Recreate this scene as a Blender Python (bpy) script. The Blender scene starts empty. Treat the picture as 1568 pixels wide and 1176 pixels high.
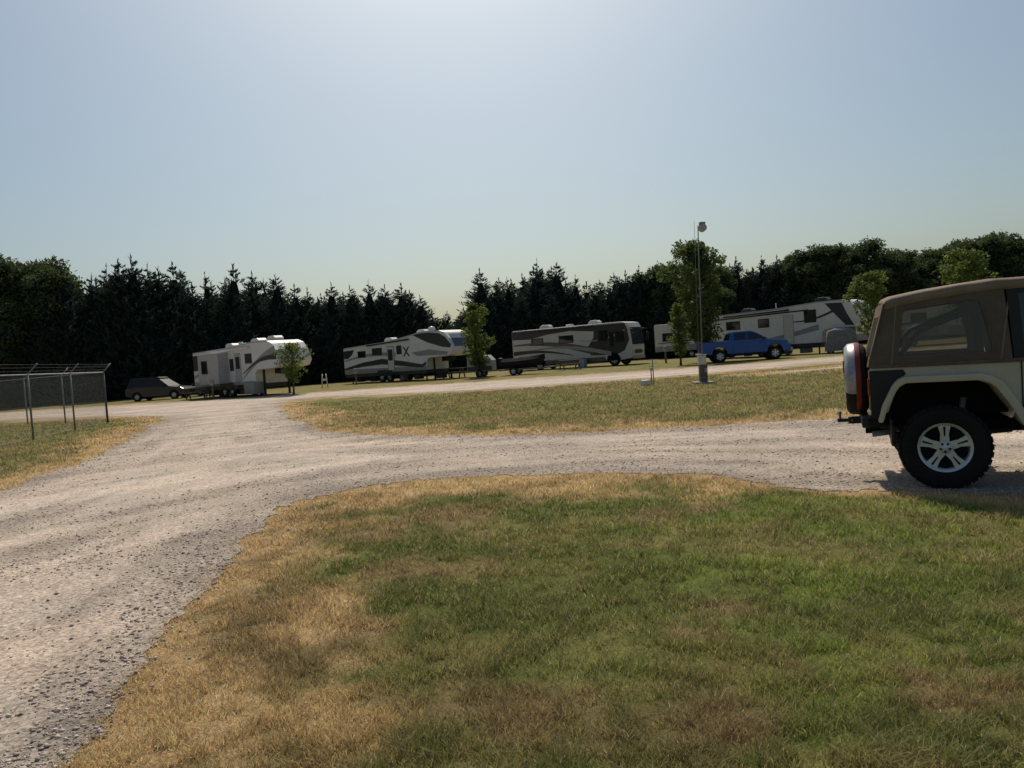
import bpy, bmesh, math, random
import numpy as np
from mathutils import Vector, Matrix, geometry
random.seed(7)
rng = np.random.default_rng(7)
R = math.radians
scene = bpy.context.scene

# ------------------------------------------------------------------ helpers
def link(o, par=None):
    scene.collection.objects.link(o)
    if par is not None:
        o.parent = par
    return o

def empty(name, loc, rz=0.0, rx=0.0, ry=0.0):
    o = bpy.data.objects.new(name, None)
    o.empty_display_size = 0.2
    o.location = loc
    o.rotation_euler = (rx, ry, rz)
    return link(o)

def mat(name, col, rough=0.6, metal=0.0, var=0.25, scale=3.0, bump=0.0, bscale=60.0, coat=0.0, transl=0.0, spec=0.5):
    m = bpy.data.materials.new(name); m.use_nodes = True
    nt = m.node_tree; N = nt.nodes; Lk = nt.links
    b = N['Principled BSDF']; out = N['Material Output']
    b.inputs['Roughness'].default_value = rough
    b.inputs['Metallic'].default_value = metal
    b.inputs['Coat Weight'].default_value = coat
    b.inputs['Specular IOR Level'].default_value = spec
    tc = N.new('ShaderNodeTexCoord')
    no = N.new('ShaderNodeTexNoise'); no.inputs['Scale'].default_value = scale
    no.inputs['Detail'].default_value = 6; no.inputs['Roughness'].default_value = 0.65
    Lk.new(tc.outputs['Object'], no.inputs['Vector'])
    mr = N.new('ShaderNodeMapRange')
    mr.inputs[1].default_value = 0.3; mr.inputs[2].default_value = 0.7
    mr.inputs[3].default_value = 1 - var; mr.inputs[4].default_value = 1 + var * 0.5
    Lk.new(no.outputs['Fac'], mr.inputs[0])
    mx = N.new('ShaderNodeVectorMath'); mx.operation = 'SCALE'
    mx.inputs[0].default_value = col[:3]
    Lk.new(mr.outputs[0], mx.inputs['Scale'])
    Lk.new(mx.outputs[0], b.inputs['Base Color'])
    if bump > 0:
        n2 = N.new('ShaderNodeTexNoise'); n2.inputs['Scale'].default_value = bscale; n2.inputs['Detail'].default_value = 4
        Lk.new(tc.outputs['Object'], n2.inputs['Vector'])
        bp = N.new('ShaderNodeBump'); bp.inputs['Strength'].default_value = bump; bp.inputs['Distance'].default_value = 0.02
        Lk.new(n2.outputs['Fac'], bp.inputs['Height']); Lk.new(bp.outputs[0], b.inputs['Normal'])
    if transl > 0:
        tr = N.new('ShaderNodeBsdfTranslucent')
        Lk.new(mx.outputs[0], tr.inputs['Color'])
        ms = N.new('ShaderNodeMixShader'); ms.inputs[0].default_value = transl
        Lk.new(b.outputs[0], ms.inputs[1]); Lk.new(tr.outputs[0], ms.inputs[2])
        Lk.new(ms.outputs[0], out.inputs['Surface'])
    return m

def attr_mat(name, rough=0.7, transl=0.0, nscale=0, namt=0.0, bump=0.0, bscale=80, gravel=False, spec=0.3, bdist=.03):
    m = bpy.data.materials.new(name); m.use_nodes = True
    nt = m.node_tree; N = nt.nodes; Lk = nt.links
    b = N['Principled BSDF']; out = N['Material Output']
    b.inputs['Roughness'].default_value = rough
    b.inputs['Specular IOR Level'].default_value = spec
    at = N.new('ShaderNodeAttribute'); at.attribute_name = 'Col'
    col = at.outputs['Color']
    tc = N.new('ShaderNodeTexCoord')
    if namt > 0:
        def nz(sc, lo, hi, det=5):
            no = N.new('ShaderNodeTexNoise'); no.inputs['Scale'].default_value = sc; no.inputs['Detail'].default_value = det
            no.inputs['Roughness'].default_value = 0.7
            Lk.new(tc.outputs['Object'], no.inputs['Vector'])
            mr = N.new('ShaderNodeMapRange'); mr.inputs[1].default_value = 0.32; mr.inputs[2].default_value = 0.68
            mr.inputs[3].default_value = lo; mr.inputs[4].default_value = hi
            Lk.new(no.outputs['Fac'], mr.inputs[0]); return mr.outputs[0]
        v = N.new('ShaderNodeVectorMath'); v.operation = 'SCALE'
        Lk.new(col, v.inputs[0]); Lk.new(nz(nscale, 1 - namt, 1 + namt), v.inputs['Scale']); col = v.outputs[0]
        v = N.new('ShaderNodeVectorMath'); v.operation = 'SCALE'
        Lk.new(col, v.inputs[0]); Lk.new(nz(nscale * 0.13, 1 - namt * .6, 1 + namt * .6), v.inputs['Scale']); col = v.outputs[0]
    if gravel:
        vo = N.new('ShaderNodeTexVoronoi'); vo.inputs['Scale'].default_value = 55
        Lk.new(tc.outputs['Object'], vo.inputs['Vector'])
        sp = N.new('ShaderNodeSeparateColor'); Lk.new(vo.outputs['Color'], sp.inputs[0])
        mr = N.new('ShaderNodeMapRange'); mr.inputs[3].default_value = 0.62; mr.inputs[4].default_value = 1.32
        Lk.new(sp.outputs[0], mr.inputs[0])
        v = N.new('ShaderNodeVectorMath'); v.operation = 'SCALE'
        Lk.new(col, v.inputs[0]); Lk.new(mr.outputs[0], v.inputs['Scale']); col = v.outputs[0]
    Lk.new(col, b.inputs['Base Color'])
    if bump > 0:
        n2 = N.new('ShaderNodeTexNoise'); n2.inputs['Scale'].default_value = bscale; n2.inputs['Detail'].default_value = 6
        n2.inputs['Roughness'].default_value = 0.7
        Lk.new(tc.outputs['Object'], n2.inputs['Vector'])
        bp = N.new('ShaderNodeBump'); bp.inputs['Strength'].default_value = bump; bp.inputs['Distance'].default_value = bdist
        Lk.new(n2.outputs['Fac'], bp.inputs['Height']); Lk.new(bp.outputs[0], b.inputs['Normal'])
    if transl > 0:
        tr = N.new('ShaderNodeBsdfTranslucent'); Lk.new(col, tr.inputs['Color'])
        ms = N.new('ShaderNodeMixShader'); ms.inputs[0].default_value = transl
        Lk.new(b.outputs[0], ms.inputs[1]); Lk.new(tr.outputs[0], ms.inputs[2]); Lk.new(ms.outputs[0], out.inputs['Surface'])
    return m

def glass_mat(name, tint, opac=0.35, rough=0.08):
    m = bpy.data.materials.new(name); m.use_nodes = True
    nt = m.node_tree; N = nt.nodes; Lk = nt.links
    b = N['Principled BSDF']; out = N['Material Output']
    b.inputs['Base Color'].default_value = (*tint, 1); b.inputs['Roughness'].default_value = rough
    t = N.new('ShaderNodeBsdfTransparent'); t.inputs['Color'].default_value = (.8, .8, .76, 1)
    ms = N.new('ShaderNodeMixShader'); ms.inputs[0].default_value = opac
    Lk.new(t.outputs[0], ms.inputs[1]); Lk.new(b.outputs[0], ms.inputs[2]); Lk.new(ms.outputs[0], out.inputs['Surface'])
    return m

def from_bm(name, bm, m, par, smooth=False):
    me = bpy.data.meshes.new(name); bm.to_mesh(me); bm.free()
    o = bpy.data.objects.new(name, me)
    if m: me.materials.append(m)
    if smooth:
        me.polygons.foreach_set('use_smooth', [True] * len(me.polygons))
    return link(o, par)

def box(name, c, s, m, par, bev=0.0, rot=(0, 0, 0)):
    bm = bmesh.new(); bmesh.ops.create_cube(bm, size=1)
    bmesh.ops.scale(bm, vec=s, verts=bm.verts)
    if bev > 0:
        bmesh.ops.bevel(bm, geom=bm.edges[:], offset=bev, segments=2, affect='EDGES', profile=0.6)
    o = from_bm(name, bm, m, par)
    o.location = c; o.rotation_euler = rot
    return o

def prism(name, pts, y0, y1, m, par, bev=0.0, yf=None, seg=2):
    bm = bmesh.new()
    A = [bm.verts.new((x, (y0 if yf is None else -yf(z)), z)) for x, z in pts]
    B = [bm.verts.new((x, (y1 if yf is None else yf(z)), z)) for x, z in pts]
    n = len(pts)
    bm.faces.new(A); bm.faces.new(B[::-1])
    for i in range(n):
        j = (i + 1) % n
        bm.faces.new((A[i], B[i], B[j], A[j]))
    bmesh.ops.recalc_face_normals(bm, faces=bm.faces)
    if bev > 0:
        bmesh.ops.bevel(bm, geom=bm.edges[:], offset=bev, segments=seg, affect='EDGES', profile=0.6)
    bmesh.ops.triangulate(bm, faces=[f for f in bm.faces if len(f.verts) > 4])
    return from_bm(name, bm, m, par)

def cyl(name, p0, p1, r, m, par, n=12, r2=None, smooth=True):
    p0 = Vector(p0); p1 = Vector(p1); d = p1 - p0
    bm = bmesh.new()
    bmesh.ops.create_cone(bm, cap_ends=True, segments=n, radius1=r, radius2=(r if r2 is None else r2), depth=d.length)
    q = d.to_track_quat('Z', 'Y').to_matrix().to_4x4()
    bmesh.ops.transform(bm, matrix=Matrix.Translation((p0 + p1) / 2) @ q, verts=bm.verts)
    o = from_bm(name, bm, m, par)
    if smooth:
        for f in o.data.polygons: f.use_smooth = len(f.vertices) == 4
    return o

def tube(name, pts, r, m, par, n=8):
    bm = bmesh.new(); rings = []
    pts = [Vector(p) for p in pts]
    for i, p in enumerate(pts):
        d = (pts[min(i + 1, len(pts) - 1)] - pts[max(i - 1, 0)]).normalized()
        q = d.to_track_quat('Z', 'Y')
        rr = r if not hasattr(r, '__len__') else r[i]
        rings.append([bm.verts.new(p + q @ Vector((math.cos(t) * rr, math.sin(t) * rr, 0))) for t in [2 * math.pi * k / n for k in range(n)]])
    for a, b in zip(rings, rings[1:]):
        for k in range(n): bm.faces.new((a[k], a[(k + 1) % n], b[(k + 1) % n], b[k]))
    bm.faces.new(rings[0][::-1]); bm.faces.new(rings[-1])
    bmesh.ops.recalc_face_normals(bm, faces=bm.faces)
    return from_bm(name, bm, m, par, True)

def revolve(name, prof, c, axis, m, par, n=40, a0=0.0, a1=2 * math.pi, smooth=True):
    bm = bmesh.new(); rings = []
    full = abs(a1 - a0 - 2 * math.pi) < 1e-4
    cnt = n if full else n + 1
    for k in range(cnt):
        a = a0 + (a1 - a0) * k / n
        ring = []
        for r, t in prof:
            u, v = math.cos(a) * r, math.sin(a) * r
            ring.append(bm.verts.new((u, t, v) if axis == 'y' else (t, u, v)))
        rings.append(ring)
    for k in range(n):
        a = rings[k]; b = rings[(k + 1) % cnt]
        for i in range(len(prof) - 1):
            bm.faces.new((a[i], a[i + 1], b[i + 1], b[i]))
    bmesh.ops.remove_doubles(bm, verts=bm.verts, dist=1e-5)
    bmesh.ops.recalc_face_normals(bm, faces=bm.faces)
    o = from_bm(name, bm, m, par, smooth); o.location = c
    return o

def panel(name, outer, hole, yfun, m, par, thick=0.012):
    loops = [[Vector((x, z, 0)) for x, z in outer]]
    if hole: loops.append([Vector((x, z, 0)) for x, z in hole])
    flat = [p for l in loops for p in l]
    tris = geometry.tessellate_polygon(loops)
    bm = bmesh.new()
    vs = [bm.verts.new((p.x, yfun(p.y), p.y)) for p in flat]
    for t in tris:
        try: bm.faces.new([vs[i] for i in t])
        except Exception: pass
    bmesh.ops.recalc_face_normals(bm, faces=bm.faces)
    o = from_bm(name, bm, m, par)
    md = o.modifiers.new('s', 'SOLIDIFY'); md.thickness = thick; md.offset = 0
    return o

def tri_mesh(name, V, F, m, par=None, col=None, extra=None):
    me = bpy.data.meshes.new(name)
    V = np.ascontiguousarray(V, dtype=np.float32); F = np.ascontiguousarray(F, dtype=np.int32)
    k = F.shape[1]
    me.vertices.add(len(V)); me.vertices.foreach_set('co', V.ravel())
    me.loops.add(F.size); me.loops.foreach_set('vertex_index', F.ravel())
    me.polygons.add(len(F)); me.polygons.foreach_set('loop_start', np.arange(len(F), dtype=np.int32) * k)
    me.update(calc_edges=True)
    if col is not None:
        a = me.color_attributes.new('Col', 'FLOAT_COLOR', 'POINT')
        c = np.ones((len(V), 4), dtype=np.float32); c[:, :3] = col
        a.data.foreach_set('color', c.ravel())
    if m: me.materials.append(m)
    o = bpy.data.objects.new(name, me)
    return link(o, par) if par != 'nolink' else o

# ------------------------------------------------------------------ noise
_tab = rng.random((256, 256))
def vn(x, y, s, seed=0):
    x = np.asarray(x) / s + seed * 17.31; y = np.asarray(y) / s + seed * 9.77
    xi = np.floor(x).astype(int); yi = np.floor(y).astype(int); fx = x - xi; fy = y - yi
    fx = fx * fx * (3 - 2 * fx); fy = fy * fy * (3 - 2 * fy)
    g = lambda a, b: _tab[a & 255, b & 255]
    return (g(xi, yi) * (1 - fx) + g(xi + 1, yi) * fx) * (1 - fy) + (g(xi, yi + 1) * (1 - fx) + g(xi + 1, yi + 1) * fx) * fy
def fbm(x, y, s, seed=0, o=4):
    t = 0; a = 1; w = 0
    for i in range(o):
        t = t + a * vn(x, y, s / 2 ** i, seed + i); w += a; a *= 0.55
    return t / w

# ------------------------------------------------------------------ road outline
ROAD = [(-9, -3), (-8.2, 4), (-8.0, 8), (-8.2, 12.2), (-8.6, 13.7), (-9.0, 16.1), (-10.2, 19.7), (-12.2, 25.5), (-13.2, 29), (-14.8, 32), (-18.9, 35.8),
        (-28, 41), (-60, 44), (-60, 56), (-40, 54), (-27.3, 51.6), (-20, 48.8), (-13.7, 48.2), (-8, 48), (0, 46.4), (8.3, 44.5), (15.1, 44.6), (21.3, 47),
        (35, 53), (70, 62), (70, 54), (35, 45.5), (17.1, 38.6), (12.4, 36.8), (6.4, 35.3), (-.4, 35), (-6.1, 38.2), (-9.5, 40.2), (-11.4, 40.0), (-11.4, 37.5),
        (-9.7, 32.2), (-7.8, 26.5), (-6.4, 22.6), (-4.7, 19.1), (-2.7, 16.5), (-.8, 15.3), (.8, 14.7), (2.6, 14.4), (4.3, 14.1), (5.9, 13.9), (8.9, 13.4), (20, 12.5),
        (70, 12), (70, 5), (20, 5.6), (8, 6.2), (4.4, 7.0), (3.7, 7.35), (3.0, 7.7), (2.6, 8.3), (2.1, 9.1), (1.1, 9.8), (-.1, 10.25), (-1.4, 10.3), (-2.2, 9.9), (-2.65, 9.1),
        (-2.75, 7.7), (-2.6, 6.3), (-2.4, 5.2), (-2.2, 4.4), (-2.05, 3.7), (-1.9, 3.0), (-1.8, 1.5), (-1.8, -3)]
def sdist(x, y):
    P = np.array(ROAD); n = len(P)
    d2 = np.full(x.shape, 1e9); ins = np.zeros(x.shape, bool)
    for i in range(n):
        ax, ay = P[i]; bx, by = P[(i + 1) % n]
        ex, ey = bx - ax, by - ay
        t = np.clip(((x - ax) * ex + (y - ay) * ey) / (ex * ex + ey * ey), 0, 1)
        d2 = np.minimum(d2, (x - ax - t * ex) ** 2 + (y - ay - t * ey) ** 2)
        c = ((ay > y) != (by > y))
        with np.errstate(divide='ignore', invalid='ignore'):
            xx = ax + (y - ay) * ex / (ey if ey != 0 else 1e-9)
        ins ^= c & (x < xx)
    d = np.sqrt(d2); d = np.where(ins, -d, d)
    ax, ay, bx, by = 10.2, 31.6, 18, 33.6
    ex, ey = bx - ax, by - ay
    t = np.clip(((x - ax) * ex + (y - ay) * ey) / (ex * ex + ey * ey), 0, 1)
    dp = np.sqrt((x - ax - t * ex) ** 2 + (y - ay - t * ey) ** 2) - 0.45 + (vn(x, y, 1.0, 5) - .5) * 0.8
    d = np.minimum(d, dp)
    rr = np.sqrt(x * x + y * y)
    d = d + (fbm(x, y, 0.9, 3) - .5) * np.clip(0.35 + rr * 0.025, 0, 1.2) + (vn(x, y, 0.12, 8) - .5) * 0.14
    return d

DRY = np.array([.54, .37, .19]); GRN = np.array([.150, .172, .044]); OLV = np.array([.245, .212, .080]); BRN = np.array([.31, .215, .11])
def gcol(x, y, d):
    n1 = fbm(x, y, 2.2, 21); n2 = fbm(x, y, 0.5, 31); n3 = fbm(x, y, 7, 41, 3)
    dist = np.sqrt(x * x + y * y)
    near = dist < 12
    w = np.clip((n1 - .44) * 4 + (n2 - .5) * 3.0 + .1, 0, 1)
    w = np.where(~near, np.clip(w * .5 + .45, 0, 1), w)
    c = GRN * (1 - w[:, None]) + OLV * w[:, None]
    b = np.clip((fbm(x, y, .9, 51) - .52 + .09 * np.clip(-x, -1, 1) * near) * 6, 0, 1) * .75
    c = c * (1 - b[:, None]) + BRN * b[:, None]
    # dried-out strip next to the gravel, widest along the inside of the bend
    wid = 0.45 + 0.95 * n3 + np.where(~near, .4, 0) - .35 * np.clip(x - 1.8, 0, 1) * near + .5 * np.clip(y - 7, 0, 1.5) * near * (x < 2.2)
    e = np.clip(1.25 - d / np.maximum(wid, .2) + (n2 - .5) * 2.0, 0, 1)
    c = c * (1 - e[:, None]) + DRY * e[:, None]
    lush = np.clip((x + 0.2 - np.abs(y - 4) * .2) * .4, 0, .75) * (dist < 9) * np.clip((fbm(x, y, .6, 61) - .44) * 7, 0, 1) * (1 - e)
    c = c * (1 - lush[:, None]) + np.array([.19, .24, .045]) * lush[:, None]
    return c * (0.7 + 0.6 * n2[:, None])

# ------------------------------------------------------------------ ground + road
front = np.radians(np.linspace(-52, 52, 460)); rest = np.radians(np.linspace(52, 308, 60)[1:-1])
ang = np.concatenate([front, rest]); rad = np.concatenate([[0.4, 1.0], np.geomspace(1.6, 140, 520), [200, 350, 700, 1500, 4000]])
A_, R_ = np.meshgrid(ang, rad); gx = (np.sin(A_) * R_).ravel(); gy = (np.cos(A_) * R_).ravel()
na, nr = len(ang), len(rad)
sd = sdist(gx, gy)
sdz = np.clip(sd, 0, 1.0)
zz = (fbm(gx, gy, 3.0, 71, 2) - .3) * 0.06 * sdz * (np.sqrt(gx**2 + gy**2) < 300)
idx = np.arange(na * nr).reshape(nr, na)
a = idx[:-1, :]; b = np.roll(idx, -1, axis=1)[:-1, :]; c = np.roll(idx, -1, axis=1)[1:, :]; d = idx[1:, :]
Q = np.stack([a.ravel(), b.ravel(), c.ravel(), d.ravel()], 1)
m_ground = attr_mat('grass_ground', 0.95, 0, 60, 0.45, 0.8, 90, spec=0.1)
m_road = attr_mat('gravel', 0.95, 0, 22, 0.22, 0.8, 70, gravel=True, spec=0.1, bdist=.018)
gcolr = gcol(gx, gy, sd) * 0.8
tri_mesh('ground', np.stack([gx, gy, zz], 1), Q, m_ground, None, gcolr)
insd = sd < 0
qi = insd[Q]; keep = qi.any(1) & (np.sqrt(gx[Q[:, 0]]**2 + gy[Q[:, 0]]**2) < 130)
RQ = Q[keep]; used, inv = np.unique(RQ, return_inverse=True); RQ = inv.reshape(RQ.shape)
rx, ry, rs = gx[used].copy(), gy[used].copy(), sd[used]
eps = 0.01
gxx = (sdist(rx + eps, ry) - sdist(rx - eps, ry)) / (2 * eps); gyy = (sdist(rx, ry + eps) - sdist(rx, ry - eps)) / (2 * eps)
gl = np.maximum(np.sqrt(gxx**2 + gyy**2), .5)
o_ = rs > 0
lim = np.minimum(rs / gl, 0.012 * np.sqrt(rx**2 + ry**2))
rx = np.where(o_, rx - gxx / gl * lim, rx); ry = np.where(o_, ry - gyy / gl * lim, ry)
def tracks(x, y, s):
    k = -s
    r1 = np.sqrt((x + .0) ** 2 + ((y - 2.5) * .85) ** 2)
    u = np.arctan2(y - 2.5, x)
    t1 = vn(r1, u * 1.2, 0.22, 81) * .5 + vn(r1, u * .7, .6, 91) * .5
    t2 = vn(k, np.arctan2(y, x + 12) * 2.5, 0.26, 84) * .5 + vn(k, u * .6, .7, 94) * .5
    return .5 * t1 + .5 * t2
def rcol(x, y, s):
    base = np.array([.475, .40, .335])
    k = -s
    tr = tracks(x, y, s)
    n = fbm(x, y, 1.2, 95)
    f = 0.98 + 1.15 * (tr - .5) + 0.35 * (n - .5)
    f *= 1 - 0.15 * np.clip(1 - k / .5, 0, 1)
    cc = base[None, :] * np.clip(f, .5, 1.3)[:, None]
    warm = np.clip((n - .45) * 3, 0, 1)[:, None]
    return cc * (1 + warm * np.array([.03, -.01, -.04]))
tri_mesh('gravel_road', np.stack([rx, ry, np.full(rx.shape, 0.006)], 1), RQ, m_road, None, rcol(rx, ry, np.minimum(rs, 0)))

# grass blades
NB = 600000
yd = np.exp(rng.uniform(math.log(2.3), math.log(34), NB)); xd = rng.uniform(-.78, .78, NB) * yd
s_ = sdist(xd, yd); k = s_ > rng.uniform(-.16, .06, NB)
xd, yd, s_ = xd[k], yd[k], s_[k]
cl_ = fbm(xd, yd, .13, 107, 2)
k = rng.random(len(xd)) < np.clip(.25 + (cl_ - .3) * 2.2, .15, 1)
xd, yd, s_, cl_ = xd[k], yd[k], s_[k], cl_[k]; n = len(xd)
dist = yd
h = (0.026 + 0.032 * rng.random(n)) * (0.3 + 1.3 * cl_) * np.clip(0.4 + s_ * 1.2, .4, 1) * (1 + .2 * (dist > 12))
w = np.maximum(0.0036, dist * 0.0010) * rng.uniform(.6, 1.3, n)
th = rng.uniform(0, 2 * math.pi, n); lean = h * rng.uniform(.2, 1.5, n); la = rng.uniform(0, 2 * math.pi, n)
z0 = (fbm(xd, yd, 3.0, 71, 2) - .3) * 0.06 * np.clip(s_, 0, 1)
P = np.stack([xd, yd, z0], 1); wv = np.stack([np.cos(th), np.sin(th), 0 * th], 1) * w[:, None] * .5
lv = np.stack([np.cos(la) * lean, np.sin(la) * lean, h], 1)
mid = P + lv * np.array([.35, .35, .6])
V = np.stack([P - wv, P + wv, mid - wv * .8, mid + wv * .8, P + lv], 1).reshape(-1, 3)
b0 = (np.arange(n) * 5)[:, None]
F = np.concatenate([b0 + [0, 1, 2], b0 + [1, 3, 2], b0 + [2, 3, 4]], 0)
cc = gcol(xd, yd, s_) * rng.uniform(.6, 1.7, n)[:, None] * 1.1
dead = rng.random(n) < .17
cc[dead] = np.array([.50, .40, .22]) * rng.uniform(.6, 1.15, dead.sum())[:, None]
m_blade = attr_mat('grass_blade', 0.5, 0.45, spec=0.4)
tri_mesh('grass', V, F, m_blade, None, np.repeat(np.clip(cc, 0, .75), 5, 0))

# gravel stones
NS = 95000
ys = np.exp(rng.uniform(math.log(2.3), math.log(28), NS)); xs = rng.uniform(-.78, .78, NS) * ys
ss = sdist(xs, ys); k = (ss < 0.05) | ((ss < .5) & (rng.random(NS) < .06))
xs, ys, ss = xs[k], ys[k], ss[k]; n = len(xs)
tr_ = tracks(xs, ys, ss)
den = fbm(xs, ys, .8, 111) * .5 + np.clip(.5 - (tr_ - .5) * 2.2, 0, 1) * .5 + .25 * (ss > -.4)
k = rng.random(n) < np.clip((den - .40) * 2.6, .07, 1)
xs, ys, ss = xs[k], ys[k], ss[k]; n = len(xs)
sz = 0.0042 + 0.012 * rng.random(n) ** 4 + ys * .00036
O = np.array([[1, 0, 0], [0, 1, 0], [-1, 0, 0], [0, -1, 0], [0, 0, 1], [0, 0, -1]], float)
V = O[None] * (sz[:, None, None] * rng.uniform(.6, 1.3, (n, 6, 1)))
V[:, :, 2] *= .6
V += rng.normal(0, 1, (n, 6, 3)) * sz[:, None, None] * .18
a = rng.uniform(0, 6.28, n)[:, None]
vx = V[:, :, 0] * np.cos(a) - V[:, :, 1] * np.sin(a); vy = V[:, :, 0] * np.sin(a) + V[:, :, 1] * np.cos(a)
V[:, :, 0] = vx + xs[:, None]; V[:, :, 1] = vy + ys[:, None]; V[:, :, 2] += (0.006 + sz * .2)[:, None]
T = np.array([[0, 1, 4], [1, 2, 4], [2, 3, 4], [3, 0, 4], [1, 0, 5], [2, 1, 5], [3, 2, 5], [0, 3, 5]])
F = (T[None] + (np.arange(n) * 6)[:, None, None]).reshape(-1, 3)
cc = np.array([.47, .405, .35]) * rng.uniform(.5, 1.4, n)[:, None]
tri_mesh('gravel_stones', V.reshape(-1, 3), F, attr_mat('stone', 0.9, spec=0.2), None, np.repeat(cc, 6, 0))

# ------------------------------------------------------------------ materials
M = dict(
 white=mat('rv_white', (.68, .66, .62), .4, var=.12, scale=1.2, coat=.1),
 white2=mat('rv_cream', (.58, .54, .48), .4, var=.12, scale=1.2, coat=.1),
 grey=mat('rv_grey', (.27, .26, .25), .45, var=.15),
 lgrey=mat('light_grey', (.41, .40, .39), .5, var=.15),
 silver=mat('silver_paint', (.34, .31, .28), .4, metal=.2, var=.15),
 bronze=mat('bronze_paint', (.13, .10, .078), .35, metal=.1, var=.2),
 brown=mat('dark_brown_paint', (.030, .023, .020), .35, var=.3),
 dark=mat('dark_graphic', (.022, .023, .026), .4, var=.3),
 black=mat('black_plastic', (.018, .018, .018), .55, var=.3, spec=.35),
 glass=mat('dark_glass', (.010, .012, .014), .06, var=.2, coat=.2),
 wshield=mat('windshield_glass', (.04, .05, .06), .05, var=.2, coat=.6),
 rubber=mat('tire_rubber', (.020, .019, .018), .9, var=.4, bump=.3, bscale=40, spec=.2),
 alloy=mat('alloy', (.66, .66, .65), .35, metal=.35, var=.2, scale=8),
 steel=mat('galvanised_steel', (.20, .205, .20), .6, metal=.2, var=.3, scale=10),
 under=mat('underbody', (.012, .012, .012), .9, var=.3, spec=.1),
 blue=mat('blue_paint', (.002, .085, .34), .3, var=.1, coat=.35, spec=.3),
 carblack=mat('black_paint', (.012, .012, .014), .25, var=.1, coat=.3),
 tan=mat('tan_paint', (.54, .465, .355), .45, var=.12, scale=2.5, coat=.15),
 canvas=mat('soft_top_canvas', (.150, .112, .085), .95, var=.25, scale=5, bump=.35, bscale=220, spec=.1),
 canvas2=mat('soft_top_seam_sunlit_roof', (.25, .195, .145), .9, var=.25, scale=6, bump=.3, bscale=200, spec=.15),  # lighter canvas for seams, and for the roof with caught sun painted in
 red=mat('red_lens', (.35, .015, .01), .25, var=.2, coat=.6),
 wood=mat('weathered_wood', (.16, .13, .10), .85, var=.4, scale=12),
 bark=mat('bark', (.09, .07, .055), .95, var=.4, scale=14, bump=.6, bscale=30),
 leafd=mat('cedar_foliage_hazed', (.046, .070, .058), .8, var=.5, scale=.7, transl=.25, spec=.1),  # base colour raised and blued to paint in distance haze
 leafm=mat('woodland_foliage', (.085, .120, .048), .75, var=.45, scale=.7, transl=.40, spec=.2),
 leafc=mat('foliage_core_light_block', (.017, .024, .021), 1.0, var=.4, scale=1, spec=0),  # dark filler added inside crowns to block light; tone lifted for haze
 leafy=mat('young_tree_leaf', (.12, .165, .036), .6, var=.4, scale=1.5, transl=.5, spec=.3),
 plastic=mat('white_plastic', (.66, .64, .54), .5, var=.15),
 tarp=mat('grey_tarp', (.20, .20, .20), .85, var=.3, scale=4, bump=.5, bscale=8),
 concrete=mat('concrete', (.3, .29, .27), .9, var=.3),
)
M['vinyl'] = glass_mat('clear_vinyl', (.30, .28, .25), .22, .2)

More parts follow.
